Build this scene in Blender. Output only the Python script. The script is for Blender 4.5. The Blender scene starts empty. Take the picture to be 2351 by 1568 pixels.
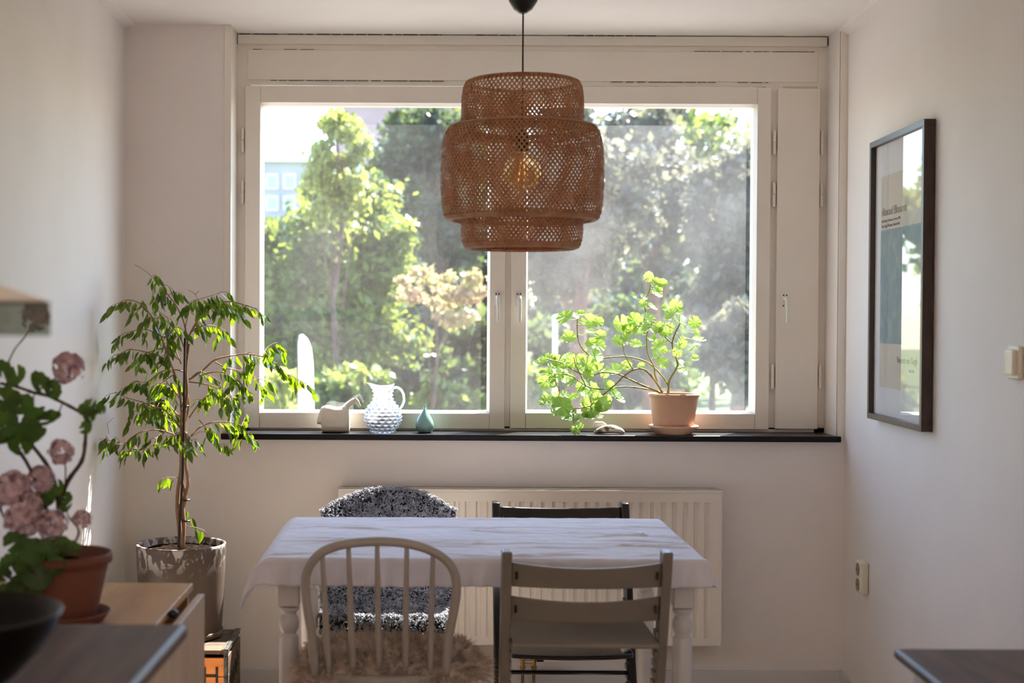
import bpy, math, random
import numpy as np
from mathutils import Vector, Matrix, noise

random.seed(7); np.random.seed(7)
SC = bpy.context.scene
COL = SC.collection
PI = math.pi

# ------------------------------------------------------------------ camera
F = 3265.0; X0 = 985.0; CX = 1175.5; CY = 784.0
PITCH = math.radians(0.95); ROLL = math.radians(0.27)
CAMP = Vector((0, 0, 1.40))
_r0 = Vector((1, 0, 0)); _f = Vector((0, math.cos(PITCH), -math.sin(PITCH))); _u0 = Vector((0, math.sin(PITCH), math.cos(PITCH)))
_r = _r0 * math.cos(ROLL) + _u0 * math.sin(ROLL)
_u = _u0 * math.cos(ROLL) - _r0 * math.sin(ROLL)

def at(px, py, Y):
    """world point at depth Y that lies on the sight line of a place measured in the photograph"""
    d = _f + _r * ((px - X0) / F) - _u * ((py - CY) / F)
    return CAMP + d * (Y / d.y)

cd = bpy.data.cameras.new('camera'); cam = bpy.data.objects.new('camera', cd); COL.objects.link(cam)
M = Matrix((_r, _u, -_f)).transposed().to_4x4(); M.translation = CAMP
cam.matrix_world = M
cd.sensor_width = 36; cd.lens = F / 2351 * 36; cd.shift_x = (CX - X0) / 2351
cd.clip_start = 0.05; cd.clip_end = 500
cd.dof.use_dof = True; cd.dof.focus_distance = 5.35; cd.dof.aperture_fstop = 3.2
SC.camera = cam

# ------------------------------------------------------------------ world, sun, lights, exposure
W = bpy.data.worlds.new('world'); SC.world = W; W.use_nodes = True
nt = W.node_tree; nt.nodes.clear()
sk = nt.nodes.new('ShaderNodeTexSky'); sk.sky_type = 'NISHITA'; sk.sun_disc = False
sk.sun_elevation = math.radians(51.9); sk.sun_rotation = math.radians(31.8); sk.air_density = 1.0; sk.dust_density = 0.4; sk.ozone_density = 1.6
bgn = nt.nodes.new('ShaderNodeBackground'); bgn.inputs[1].default_value = 0.62
wo = nt.nodes.new('ShaderNodeOutputWorld')
nt.links.new(sk.outputs[0], bgn.inputs[0]); nt.links.new(bgn.outputs[0], wo.inputs[0])

sun_dir = Vector((-0.62, -1.0, -1.5)).normalized()
sl = bpy.data.lights.new('sun', 'SUN'); sl.energy = 22; sl.angle = math.radians(0.6); sl.color = (1.0, 0.95, 0.87)
so = bpy.data.objects.new('sun', sl); COL.objects.link(so)
so.rotation_euler = sun_dir.to_track_quat('-Z', 'Y').to_euler(); so.location = (5, 12, 14)

def area(name, loc, rot, sx, sy, e, col):
    l = bpy.data.lights.new(name, 'AREA'); l.shape = 'RECTANGLE'; l.size = sx; l.size_y = sy; l.energy = e; l.color = col
    o = bpy.data.objects.new(name, l); COL.objects.link(o); o.location = loc; o.rotation_euler = rot
    return o
# unseen fill lamp added in a side space opened for it behind the camera
area('added_fill_light', (5.2, -1.4, 1.45), (0, math.radians(90), 0), 1.7, 2.6, 150, (1.0, 0.94, 0.90))

SC.view_settings.view_transform = 'Standard'; SC.view_settings.look = 'None'
SC.view_settings.exposure = 0.6; SC.view_settings.gamma = 1.0; SC.view_settings.use_curve_mapping = False
cy = SC.cycles
cy.max_bounces = 10; cy.diffuse_bounces = 5; cy.glossy_bounces = 4; cy.transmission_bounces = 8; cy.transparent_max_bounces = 12
cy.caustics_reflective = False; cy.caustics_refractive = False; cy.sample_clamp_indirect = 4.0
cy.use_denoising = True

# ------------------------------------------------------------------ materials
def lin(c):
    out = []
    for v in c:
        v = v / 255.0
        out.append(v / 12.92 if v <= 0.04045 else ((v + 0.055) / 1.055) ** 2.4)
    return tuple(out) + (1.0,)

MATS = {}
def mat(name, c1, c2=None, rough=0.6, scale=8.0, stretch=(1, 1, 1), bump=0.0, bscale=None, metal=0.0, spec=0.5,
        contrast=(0.35, 0.65), coat=0.0, sheen=0.0, rvar=0.0):
    m = bpy.data.materials.new(name); m.use_nodes = True
    n = m.node_tree; b = n.nodes['Principled BSDF']
    b.inputs['Roughness'].default_value = rough; b.inputs['Metallic'].default_value = metal
    b.inputs['Specular IOR Level'].default_value = spec; b.inputs['Coat Weight'].default_value = coat
    b.inputs['Sheen Weight'].default_value = sheen
    tc = n.nodes.new('ShaderNodeTexCoord'); mp = n.nodes.new('ShaderNodeMapping'); mp.inputs['Scale'].default_value = stretch
    n.links.new(tc.outputs['Object'], mp.inputs['Vector'])
    nz = n.nodes.new('ShaderNodeTexNoise'); nz.inputs['Scale'].default_value = scale; nz.inputs['Detail'].default_value = 6
    n.links.new(mp.outputs[0], nz.inputs['Vector'])
    rp = n.nodes.new('ShaderNodeValToRGB'); rp.color_ramp.elements[0].position = contrast[0]; rp.color_ramp.elements[1].position = contrast[1]
    rp.color_ramp.elements[0].color = lin(c1); rp.color_ramp.elements[1].color = lin(c2 or c1)
    n.links.new(nz.outputs['Fac'], rp.inputs[0]); n.links.new(rp.outputs[0], b.inputs['Base Color'])
    if bump:
        nb = n.nodes.new('ShaderNodeTexNoise'); nb.inputs['Scale'].default_value = bscale or scale * 4; nb.inputs['Detail'].default_value = 4
        n.links.new(mp.outputs[0], nb.inputs['Vector'])
        bm_ = n.nodes.new('ShaderNodeBump'); bm_.inputs['Strength'].default_value = bump; bm_.inputs['Distance'].default_value = 0.002
        n.links.new(nb.outputs['Fac'], bm_.inputs['Height']); n.links.new(bm_.outputs[0], b.inputs['Normal'])
    MATS[name] = m
    return m

def leafmat(name, c1, c2, t1, mix=0.5, rough=0.35, scale=6.0, spec=0.5, t2=None):
    m = mat(name, c1, c2, rough=rough, scale=scale, spec=spec)
    n = m.node_tree; b = n.nodes['Principled BSDF']; out = n.nodes['Material Output']
    tr = n.nodes.new('ShaderNodeBsdfTranslucent')
    if t2:
        r2 = n.nodes.new('ShaderNodeValToRGB'); r2.color_ramp.elements[0].position = .35; r2.color_ramp.elements[1].position = .65
        r2.color_ramp.elements[0].color = lin(t1); r2.color_ramp.elements[1].color = lin(t2)
        nz = [x for x in n.nodes if x.type == 'TEX_NOISE'][0]
        n.links.new(nz.outputs['Fac'], r2.inputs[0]); n.links.new(r2.outputs[0], tr.inputs[0])
    else:
        tr.inputs[0].default_value = lin(t1)
    mx = n.nodes.new('ShaderNodeMixShader'); mx.inputs[0].default_value = mix
    n.links.new(b.outputs[0], mx.inputs[1]); n.links.new(tr.outputs[0], mx.inputs[2]); n.links.new(mx.outputs[0], out.inputs[0])
    return m

WALL = mat('wall_paint', (233, 226, 222), (237, 230, 227), rough=0.7, scale=3, bump=0.25, bscale=140)
CEIL = mat('ceiling_paint', (242, 237, 232), (246, 241, 236), rough=0.75, scale=3, bump=0.1, bscale=90)
PAINT = mat('satin_woodwork_paint', (234, 226, 215), (238, 231, 221), rough=0.38, scale=4, bump=0.06, bscale=60)
PAINTG = mat('gap_shadow_paint', (60, 52, 44), (120, 110, 98), rough=0.8, scale=30)
FLOOR = mat('pale_wood_floor', (196, 178, 156), (214, 198, 176), rough=0.4, scale=3, stretch=(6, .6, 1), bump=.1)
SILL = mat('black_stone_sill', (8, 7, 8), (17, 16, 17), rough=0.32, scale=25, bump=.1, bscale=60, spec=.22)
STEEL = mat('radiator_enamel', (232, 222, 212), (236, 227, 217), rough=0.35, scale=3)
BRASS = mat('brass', (150, 120, 80), (190, 160, 115), rough=0.3, metal=1.0, scale=30)
CHROME = mat('white_metal_handle', (225, 222, 214), (230, 227, 220), rough=0.25, metal=0.0)
SCREW = mat('dark_screw', (62, 54, 46), (92, 82, 70), rough=0.4, metal=.6)
RATTAN = leafmat('bamboo_strip', (184, 136, 94), (216, 174, 132), (228, 154, 88), mix=0.40, rough=0.5, scale=26)
BLACKP = mat('black_plastic', (14, 13, 13), (20, 18, 18), rough=0.35)
CORD = mat('black_cord', (10, 9, 10), (15, 13, 14), rough=0.6)
CLOTH = mat('linen_cloth', (220, 220, 232), (228, 228, 240), rough=0.85, scale=4, bump=0.35, bscale=500, spec=.2, sheen=.2)
WHITEW = mat('white_painted_wood', (206, 204, 206), (214, 212, 213), rough=0.35, scale=5, bump=.05)
SLATW = mat('beige_grey_painted_wood', (122, 114, 106), (132, 124, 116), rough=0.35, scale=6, bump=.05)
CREAMW = mat('warm_grey_painted_wood', (158, 152, 147), (168, 162, 156), rough=0.4, scale=6, bump=.05)
BLACKW = mat('black_lacquer_wood', (10, 9, 10), (22, 20, 20), rough=0.25, scale=30, bump=.1)
SHELLW = mat('white_plastic_shell', (214, 208, 198), (220, 214, 205), rough=0.3)
FUR = mat('brown_long_wool', (166, 148, 134), (226, 208, 194), rough=0.8, scale=30, sheen=.4, spec=.1)
CURL = mat('charcoal_curly_wool', (70, 72, 84), (150, 150, 160), rough=0.6, scale=40, sheen=.8, spec=.3)
CURLB = mat('charcoal_hide', (22, 23, 28), (40, 40, 46), rough=0.9, scale=40)
TERRA = mat('terracotta', (206, 160, 132), (214, 172, 144), rough=0.75, scale=6, bump=.08, bscale=90)
TERRAD = mat('dark_terracotta', (98, 56, 42), (114, 68, 51), rough=0.75, scale=6, bump=.1, bscale=60)
SOIL = mat('potting_soil', (20, 14, 11), (44, 32, 24), rough=1.0, spec=0.02, scale=60, bump=1.0, bscale=120)
BARK = mat('ficus_bark', (128, 90, 64), (172, 130, 98), rough=0.7, scale=30, stretch=(1, 1, .25), bump=.6, bscale=60)
TWIG = mat('ficus_twig', (120, 84, 58), (164, 122, 88), rough=0.7, scale=30)
GSTEM = mat('geranium_stem', (136, 142, 62), (172, 146, 96), rough=0.6, scale=60)
PETI = leafmat('geranium_petiole', (128, 158, 56), (150, 180, 70), (200, 225, 90), mix=.4)
DSTEM = mat('dark_geranium_stem', (60, 38, 28), (84, 62, 38), rough=0.6, scale=40)
FLEAF = leafmat('ficus_leaf', (22, 44, 22), (40, 66, 32), (150, 196, 10), mix=0.24, rough=0.22, scale=20, t2=(190, 220, 30))
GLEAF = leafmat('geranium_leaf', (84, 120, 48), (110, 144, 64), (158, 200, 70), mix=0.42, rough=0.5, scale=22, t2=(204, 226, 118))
DLEAF = leafmat('dark_geranium_leaf', (36, 60, 26), (60, 86, 34), (110, 146, 40), mix=0.32, rough=0.5, scale=14)  # darker leaf colour of the foreground geranium
PETAL = leafmat('pink_petal', (198, 170, 176), (228, 204, 210), (220, 188, 196), mix=0.3, rough=0.6, scale=20)
CERAM = mat('unglazed_white_ceramic', (222, 212, 196), (232, 223, 208), rough=0.75, scale=14, bump=.2, bscale=50)
TEAL = mat('teal_glaze', (124, 172, 164), (150, 192, 182), rough=0.18, scale=10, coat=.5)
SHELLM = mat('weathered_shell', (110, 82, 66), (226, 212, 198), rough=0.7, scale=34, bump=.8, bscale=60, contrast=(.42, .55))
SHELLP = mat('white_shell_fan', (222, 214, 206), (238, 232, 226), rough=0.6, scale=20, bump=.5, bscale=60)
CONC = mat('grey_brown_planter', (70, 57, 49), (98, 83, 73), rough=0.5, scale=5, bump=.2, bscale=30)
PLY = mat('plywood', (170, 122, 70), (200, 154, 98), rough=0.45, scale=4, stretch=(3, .7, 3), bump=.08)
PLYP = mat('pale_plywood_panel', (178, 152, 128), (196, 172, 146), rough=0.45, scale=4, stretch=(3, 3, .7), bump=.05)
DARKW = mat('dark_walnut', (60, 42, 34), (96, 70, 56), rough=0.42, scale=5, stretch=(7, .7, 3), bump=.1, spec=.35)
WALNUT = mat('walnut_frame', (44, 30, 24), (66, 46, 36), rough=0.35, scale=20, stretch=(4, 4, .5), bump=.1)
CRATE = mat('crate_pine_orange_lit', (196, 112, 46), (222, 142, 70), rough=0.6, scale=7, stretch=(.6, 1, 5), bump=.2)  # front boards: the orange light on them is put into the wood colour
CRATED = mat('crate_pine_aged', (60, 44, 30), (96, 72, 48), rough=0.65, scale=8, stretch=(1, 1, 5), bump=.3)
IRON = mat('grey_iron_strap', (60, 60, 62), (98, 96, 94), rough=0.5, metal=.7, scale=40, bump=.4)
INK = mat('black_ink', (18, 15, 14), (34, 28, 26), rough=0.7, scale=60)
BOWLM = mat('black_glazed_bowl', (7, 8, 7), (13, 15, 12), rough=0.25, scale=12, spec=.2)
MATB = mat('white_mat_board', (222, 222, 226), rough=0.8)
PAPER = mat('poster_paper', (206, 197, 182), (210, 201, 187), rough=0.8)
POSTB = mat('poster_blue_field', (116, 146, 156), (158, 176, 166), rough=0.8, scale=16, contrast=(.45, .72))
TEXTG = mat('poster_text', (128, 118, 110), rough=0.8)
IVORY = mat('ivory_plastic', (224, 216, 198), (228, 220, 203), rough=0.35)
IVORYD = mat('socket_well_plastic', (128, 112, 84), (138, 122, 92), rough=0.4)
HOODM = mat('grey_green_enamel', (186, 182, 172), (194, 190, 180), rough=0.4)
WHITEG = mat('white_gloss', (232, 230, 228), rough=0.3)
BUILD1 = mat('mauve_render', (160, 138, 142), (170, 148, 150), rough=0.9, scale=1)
BUILD2 = mat('pale_render', (170, 170, 182), (180, 180, 190), rough=0.9, scale=1)
BGLASS = mat('blue_window_glass', (168, 172, 184), rough=0.1)
PAVE = mat('pale_paving', (118, 112, 108), (136, 128, 122), rough=.9, scale=2, bump=.2)
GRASS = leafmat('lawn', (84, 100, 46), (112, 126, 62), (150, 162, 66), mix=.2, rough=.9, scale=.4)
TRUNK = mat('tree_trunk', (66, 50, 46), (104, 82, 76), rough=0.9, scale=6, bump=.4)
RTRUNK = mat('reddish_pine_trunk', (104, 66, 62), (140, 96, 88), rough=0.9, scale=6, bump=.4)
TL = [leafmat('tree_leaf_green', (60, 84, 40), (104, 124, 60), (150, 172, 60), mix=.34, rough=.36, scale=1.2, t2=(200, 206, 100)),
      leafmat('tree_leaf_dark', (36, 54, 42), (70, 86, 60), (100, 122, 64), mix=.28, rough=.36, scale=1.2, t2=(150, 164, 90)),
      leafmat('tree_leaf_yellow', (108, 122, 54), (140, 150, 76), (186, 194, 76), mix=.42, rough=.45, scale=1.2, t2=(206, 206, 124)),
      leafmat('tree_leaf_grey', (58, 62, 54), (94, 94, 80), (116, 120, 88), mix=.34, rough=.42, scale=1.2, t2=(150, 144, 116)),
      leafmat('tree_leaf_cream', (130, 134, 84), (176, 150, 116), (190, 186, 110), mix=.38, rough=.5, scale=2.0, t2=(214, 180, 146))]

# planter with whitish lime streaks under the rim
def add_streaks(m, zc, col):
    n = m.node_tree; b = n.nodes['Principled BSDF']
    tc = [x for x in n.nodes if x.type == 'TEX_COORD'][0]
    mp = n.nodes.new('ShaderNodeMapping'); mp.inputs['Scale'].default_value = (14, 14, 9); mp.inputs['Rotation'].default_value = (0.5, 0.5, 0)
    n.links.new(tc.outputs['Object'], mp.inputs[0])
    nz = n.nodes.new('ShaderNodeTexNoise'); nz.inputs['Scale'].default_value = 1.6; nz.inputs['Detail'].default_value = 9; nz.inputs['Distortion'].default_value = 1.4
    n.links.new(mp.outputs[0], nz.inputs['Vector'])
    rp = n.nodes.new('ShaderNodeValToRGB'); rp.color_ramp.elements[0].position = .50; rp.color_ramp.elements[1].position = .56
    n.links.new(nz.outputs['Fac'], rp.inputs[0])
    sp = n.nodes.new('ShaderNodeSeparateXYZ'); n.links.new(tc.outputs['Object'], sp.inputs[0])
    mr = n.nodes.new('ShaderNodeMapRange'); mr.inputs['From Min'].default_value = zc - .10; mr.inputs['From Max'].default_value = zc - .02
    n.links.new(sp.outputs[2], mr.inputs[0])
    mu = n.nodes.new('ShaderNodeMath'); mu.operation = 'MULTIPLY'; n.links.new(rp.outputs[0], mu.inputs[0]); n.links.new(mr.outputs[0], mu.inputs[1])
    mu2 = n.nodes.new('ShaderNodeMath'); mu2.operation = 'MULTIPLY'; mu2.inputs[1].default_value = .75; n.links.new(mu.outputs[0], mu2.inputs[0])
    mx = n.nodes.new('ShaderNodeMix'); mx.data_type = 'RGBA'
    old = b.inputs['Base Color'].links[0].from_socket
    n.links.new(mu2.outputs[0], mx.inputs[0]); n.links.new(old, mx.inputs[6]); mx.inputs[7].default_value = lin(col)
    n.links.new(mx.outputs[2], b.inputs['Base Color'])
add_streaks(CONC, .32, (190, 184, 182))

def schlick(n, f0):
    lw_ = n.nodes.new('ShaderNodeLayerWeight'); lw_.inputs[0].default_value = .5
    p_ = n.nodes.new('ShaderNodeMath'); p_.operation = 'POWER'; p_.inputs[1].default_value = 4.5; n.links.new(lw_.outputs['Facing'], p_.inputs[0])
    a_ = n.nodes.new('ShaderNodeMath'); a_.operation = 'MULTIPLY_ADD'; a_.inputs[1].default_value = 1 - f0; a_.inputs[2].default_value = f0; a_.use_clamp = True
    n.links.new(p_.outputs[0], a_.inputs[0]); return a_
def glass_pane_mat(name, haze, speck):
    """clear pane: transparent + fresnel reflection, with a film of dust that catches the light"""
    m = bpy.data.materials.new(name); m.use_nodes = True; n = m.node_tree; n.nodes.clear()
    out = n.nodes.new('ShaderNodeOutputMaterial')
    tr = n.nodes.new('ShaderNodeBsdfTransparent'); tr.inputs[0].default_value = (.95, .97, .97, 1)
    gl = n.nodes.new('ShaderNodeBsdfGlossy'); gl.inputs['Roughness'].default_value = 0.0
    fm = schlick(n, .075)
    m1 = n.nodes.new('ShaderNodeMixShader'); n.links.new(fm.outputs[0], m1.inputs[0]); n.links.new(tr.outputs[0], m1.inputs[1]); n.links.new(gl.outputs[0], m1.inputs[2])
    du = n.nodes.new('ShaderNodeBsdfTranslucent'); du.inputs[0].default_value = (.9, .9, .92, 1)
    tc = n.nodes.new('ShaderNodeTexCoord')
    big = n.nodes.new('ShaderNodeTexNoise'); big.inputs['Scale'].default_value = 3.0; big.inputs['Detail'].default_value = 5
    fine = n.nodes.new('ShaderNodeTexNoise'); fine.inputs['Scale'].default_value = 620; fine.inputs['Detail'].default_value = 3
    vor = n.nodes.new('ShaderNodeTexVoronoi'); vor.inputs['Scale'].default_value = 330
    for x in (big, fine, vor): n.links.new(tc.outputs['Object'], x.inputs['Vector'])
    a = n.nodes.new('ShaderNodeMapRange'); a.inputs['From Min'].default_value = .3; a.inputs['From Max'].default_value = .7
    a.inputs['To Min'].default_value = haze * .5; a.inputs['To Max'].default_value = haze * 1.5; n.links.new(big.outputs['Fac'], a.inputs[0])
    b = n.nodes.new('ShaderNodeMapRange'); b.inputs['From Min'].default_value = .45; b.inputs['From Max'].default_value = .72
    b.inputs['To Min'].default_value = .75; b.inputs['To Max'].default_value = 1.45; n.links.new(fine.outputs['Fac'], b.inputs[0])
    ab = n.nodes.new('ShaderNodeMath'); ab.operation = 'MULTIPLY'; n.links.new(a.outputs[0], ab.inputs[0]); n.links.new(b.outputs[0], ab.inputs[1])
    c = n.nodes.new('ShaderNodeMapRange'); c.inputs['From Min'].default_value = .07; c.inputs['From Max'].default_value = .16
    c.inputs['To Min'].default_value = speck; c.inputs['To Max'].default_value = 0; n.links.new(vor.outputs['Distance'], c.inputs[0])
    ad = n.nodes.new('ShaderNodeMath'); ad.operation = 'ADD'; ad.use_clamp = True; n.links.new(ab.outputs[0], ad.inputs[0]); n.links.new(c.outputs[0], ad.inputs[1])
    m2 = n.nodes.new('ShaderNodeMixShader'); n.links.new(ad.outputs[0], m2.inputs[0]); n.links.new(m1.outputs[0], m2.inputs[1]); n.links.new(du.outputs[0], m2.inputs[2])
    n.links.new(m2.outputs[0], out.inputs[0])
    return m
PANE1 = glass_pane_mat('window_glass_left', .022, .05)
PANE2 = glass_pane_mat('window_glass_right', .045, .07)

def glass_mat(name, col, rough, tint_transparent, ior=1.45):
    m = bpy.data.materials.new(name); m.use_nodes = True; n = m.node_tree; n.nodes.clear()
    out = n.nodes.new('ShaderNodeOutputMaterial'); g = n.nodes.new('ShaderNodeBsdfGlass'); g.inputs['Color'].default_value = col
    g.inputs['Roughness'].default_value = rough; g.inputs['IOR'].default_value = ior
    t = n.nodes.new('ShaderNodeBsdfTransparent'); t.inputs[0].default_value = col
    mx = n.nodes.new('ShaderNodeMixShader'); mx.inputs[0].default_value = tint_transparent
    n.links.new(g.outputs[0], mx.inputs[1]); n.links.new(t.outputs[0], mx.inputs[2]); n.links.new(mx.outputs[0], out.inputs[0])
    return m
JUGG = glass_mat('pressed_clear_glass', (.97, .98, 1, 1), .06, .12)
n_ = JUGG.node_tree; _tl = n_.nodes.new('ShaderNodeBsdfTranslucent'); _tl.inputs[0].default_value = (.95, .96, 1, 1)
_mx = n_.nodes.new('ShaderNodeMixShader'); _mx.inputs[0].default_value = .08
_old = n_.nodes['Material Output'].inputs[0].links[0].from_socket
n_.links.new(_old, _mx.inputs[1]); n_.links.new(_tl.outputs[0], _mx.inputs[2]); n_.links.new(_mx.outputs[0], n_.nodes['Material Output'].inputs[0])
BULBG = glass_mat('amber_bulb_glass', (1.0, .80, .52, 1), .0, .55, 1.1)
SMOKE = glass_mat('smoked_visor_glass', (.56, .57, .51, 1), .0, .85, 1.3)
PICG = bpy.data.materials.new('picture_glazing'); PICG.use_nodes = True
_n = PICG.node_tree; _n.nodes.clear(); _o = _n.nodes.new('ShaderNodeOutputMaterial'); _t = _n.nodes.new('ShaderNodeBsdfTransparent'); _g = _n.nodes.new('ShaderNodeBsdfGlossy'); _g.inputs['Roughness'].default_value = .015
_fr = schlick(_n, .045)
_m = _n.nodes.new('ShaderNodeMixShader'); _n.links.new(_fr.outputs[0], _m.inputs[0]); _n.links.new(_t.outputs[0], _m.inputs[1]); _n.links.new(_g.outputs[0], _m.inputs[2]); _n.links.new(_m.outputs[0], _o.inputs[0])
FILA = bpy.data.materials.new('glowing_filament'); FILA.use_nodes = True
FILA.node_tree.nodes['Principled BSDF'].inputs['Emission Color'].default_value = (1, .45, .12, 1)
FILA.node_tree.nodes['Principled BSDF'].inputs['Emission Strength'].default_value = 1.0

# ------------------------------------------------------------------ mesh helpers
def wl(o):
    v = Vector((0, 0, 0))
    while o is not None:
        v = v + o.location; o = o.parent
    return v

def tag(o, label=None, cat=None, group=None, kind=None):
    if label: o['label'] = label
    if cat: o['category'] = cat
    if group: o['group'] = group
    if kind: o['kind'] = kind
    return o

def empty(name, loc, label=None, cat=None, group=None, kind=None):
    o = bpy.data.objects.new(name, None); COL.objects.link(o); o.location = loc; o.empty_display_size = .05
    return tag(o, label, cat, group, kind)

class MB:
    def __init__(s): s.v = []; s.f = []; s.n = 0
    def add(s, vs, fs):
        b = len(s.v); s.v.extend(vs); s.f.extend([tuple(i + b for i in f) for f in fs]); return s
    def box(s, a, b):
        x0, y0, z0 = [min(a[i], b[i]) for i in range(3)]; x1, y1, z1 = [max(a[i], b[i]) for i in range(3)]
        return s.add([(x0, y0, z0), (x1, y0, z0), (x1, y1, z0), (x0, y1, z0), (x0, y0, z1), (x1, y0, z1), (x1, y1, z1), (x0, y1, z1)],
                     [(0, 3, 2, 1), (4, 5, 6, 7), (0, 1, 5, 4), (1, 2, 6, 5), (2, 3, 7, 6), (3, 0, 4, 7)])
    def obox(s, o, a, b, c):
        """parallelepiped from corner o with edge vectors a, b, c"""
        o, a, b, c = map(Vector, (o, a, b, c))
        return s.add([o, o + a, o + a + b, o + b, o + c, o + a + c, o + a + b + c, o + b + c],
                     [(0, 3, 2, 1), (4, 5, 6, 7), (0, 1, 5, 4), (1, 2, 6, 5), (2, 3, 7, 6), (3, 0, 4, 7)])
    def prism(s, poly, z0, z1):
        n = len(poly)
        vs = [(p[0], p[1], z0) for p in poly] + [(p[0], p[1], z1) for p in poly]
        fs = [tuple(range(n))[::-1], tuple(range(n, 2 * n))] + [(i, (i + 1) % n, n + (i + 1) % n, n + i) for i in range(n)]
        return s.add(vs, fs)
    def tube(s, pts, rad, n=8, cap=True, up=None):
        pts = [Vector(p) for p in pts]; m = len(pts)
        if not isinstance(rad, (list, tuple)): rad = [rad] * m
        vs = []; prev = None
        for i, p in enumerate(pts):
            t = (pts[min(i + 1, m - 1)] - pts[max(i - 1, 0)])
            if t.length < 1e-9: t = Vector((0, 0, 1))
            t.normalize()
            if prev is None:
                a = Vector((0, 0, 1)) if abs(t.z) < .9 else Vector((1, 0, 0))
                if up is not None: a = Vector(up)
                x = t.cross(a).normalized()
            else:
                x = (prev - t * prev.dot(t)).normalized()
            prev = x; y = t.cross(x)
            r = rad[i]
            rx, ry = r if isinstance(r, (tuple, list)) else (r, r)
            for k in range(n):
                q = 2 * PI * k / n
                vs.append(p + x * (rx * math.cos(q)) + y * (ry * math.sin(q)))
        fs = []
        for i in range(m - 1):
            for k in range(n):
                fs.append((i * n + k, i * n + (k + 1) % n, (i + 1) * n + (k + 1) % n, (i + 1) * n + k))
        if cap: fs += [tuple(range(n))[::-1], tuple(range((m - 1) * n, m * n))]
        return s.add(vs, fs)
    def lathe(s, prof, c, n=32, cap=True, dr=None):
        """prof: (r, z) list, around a vertical axis at c"""
        c = Vector(c); vs = []; m = len(prof)
        for i, (r, z) in enumerate(prof):
            for k in range(n):
                q = 2 * PI * k / n
                rr = r + (dr(i, k, q, z) if dr else 0)
                vs.append((c.x + rr * math.cos(q), c.y + rr * math.sin(q), c.z + z))
        fs = [(i * n + k, i * n + (k + 1) % n, (i + 1) * n + (k + 1) % n, (i + 1) * n + k) for i in range(m - 1) for k in range(n)]
        if cap: fs += [tuple(range(n))[::-1], tuple(range((m - 1) * n, m * n))]
        return s.add(vs, fs)
    def grid(s, fn, nu, nv):
        vs = [fn(i / nu, j / nv) for j in range(nv + 1) for i in range(nu + 1)]
        fs = [(j * (nu + 1) + i, j * (nu + 1) + i + 1, (j + 1) * (nu + 1) + i + 1, (j + 1) * (nu + 1) + i) for j in range(nv) for i in range(nu)]
        return s.add(vs, fs)
    def build(s, name, m, parent=None, smooth=False, bevel=0, seg=2, solid=0, sub=0, label=None, kind=None, loc=None):
        me = bpy.data.meshes.new(name)
        off = wl(parent) if parent is not None else Vector(loc or (0, 0, 0))
        me.from_pydata([tuple(Vector(v) - off) for v in s.v], [], s.f); me.update()
        me.materials.append(m)
        if smooth: me.polygons.foreach_set('use_smooth', [True] * len(me.polygons))
        o = bpy.data.objects.new(name, me); COL.objects.link(o)
        if parent is not None: o.parent = parent
        elif loc: o.location = loc
        if solid: md = o.modifiers.new('solid', 'SOLIDIFY'); md.thickness = solid; md.offset = -1
        if sub: md = o.modifiers.new('sub', 'SUBSURF'); md.levels = sub; md.render_levels = sub
        if bevel:
            md = o.modifiers.new('bevel', 'BEVEL'); md.width = bevel; md.segments = seg; md.limit_method = 'ANGLE'; md.angle_limit = .7
            me.polygons.foreach_set('use_smooth', [True] * len(me.polygons))
            me.set_sharp_from_angle(angle=math.radians(35)) if not smooth else None
            md.harden_normals = False
        if label: o['label'] = label
        if kind: o['kind'] = kind
        return o

def raw(name, V, Q, m, parent, kind=None, smooth=False, rand=None):
    """big mesh from numpy: V (n,3), Q (k,4) or (k,3)"""
    me = bpy.data.meshes.new(name); off = wl(parent) if parent is not None else Vector((0, 0, 0))
    V = np.asarray(V, dtype=np.float32) - np.array(off, dtype=np.float32); Q = np.asarray(Q, dtype=np.int32); k, w = Q.shape
    me.vertices.add(len(V)); me.vertices.foreach_set('co', V.ravel())
    me.loops.add(k * w); me.loops.foreach_set('vertex_index', Q.ravel())
    me.polygons.add(k); me.polygons.foreach_set('loop_start', np.arange(0, k * w, w, dtype=np.int32))
    me.update(calc_edges=True); me.materials.append(m)
    if smooth: me.polygons.foreach_set('use_smooth', np.ones(k, dtype=bool))
    o = bpy.data.objects.new(name, me); COL.objects.link(o)
    if parent is not None: o.parent = parent
    if kind: o['kind'] = kind
    return o

def spline(pts, n):
    """Catmull-Rom through pts"""
    P = [Vector(p) for p in pts]; out = []
    P = [P[0] * 2 - P[1]] + P + [P[-1] * 2 - P[-2]]
    for i in range(1, len(P) - 2):
        for k in range(n):
            t = k / n; a, b, c, d = P[i - 1], P[i], P[i + 1], P[i + 2]
            out.append(.5 * ((2 * b) + (c - a) * t + (2 * a - 5 * b + 4 * c - d) * t * t + (3 * b - a - 3 * c + d) * t ** 3))
    out.append(P[-2]); return out

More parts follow.
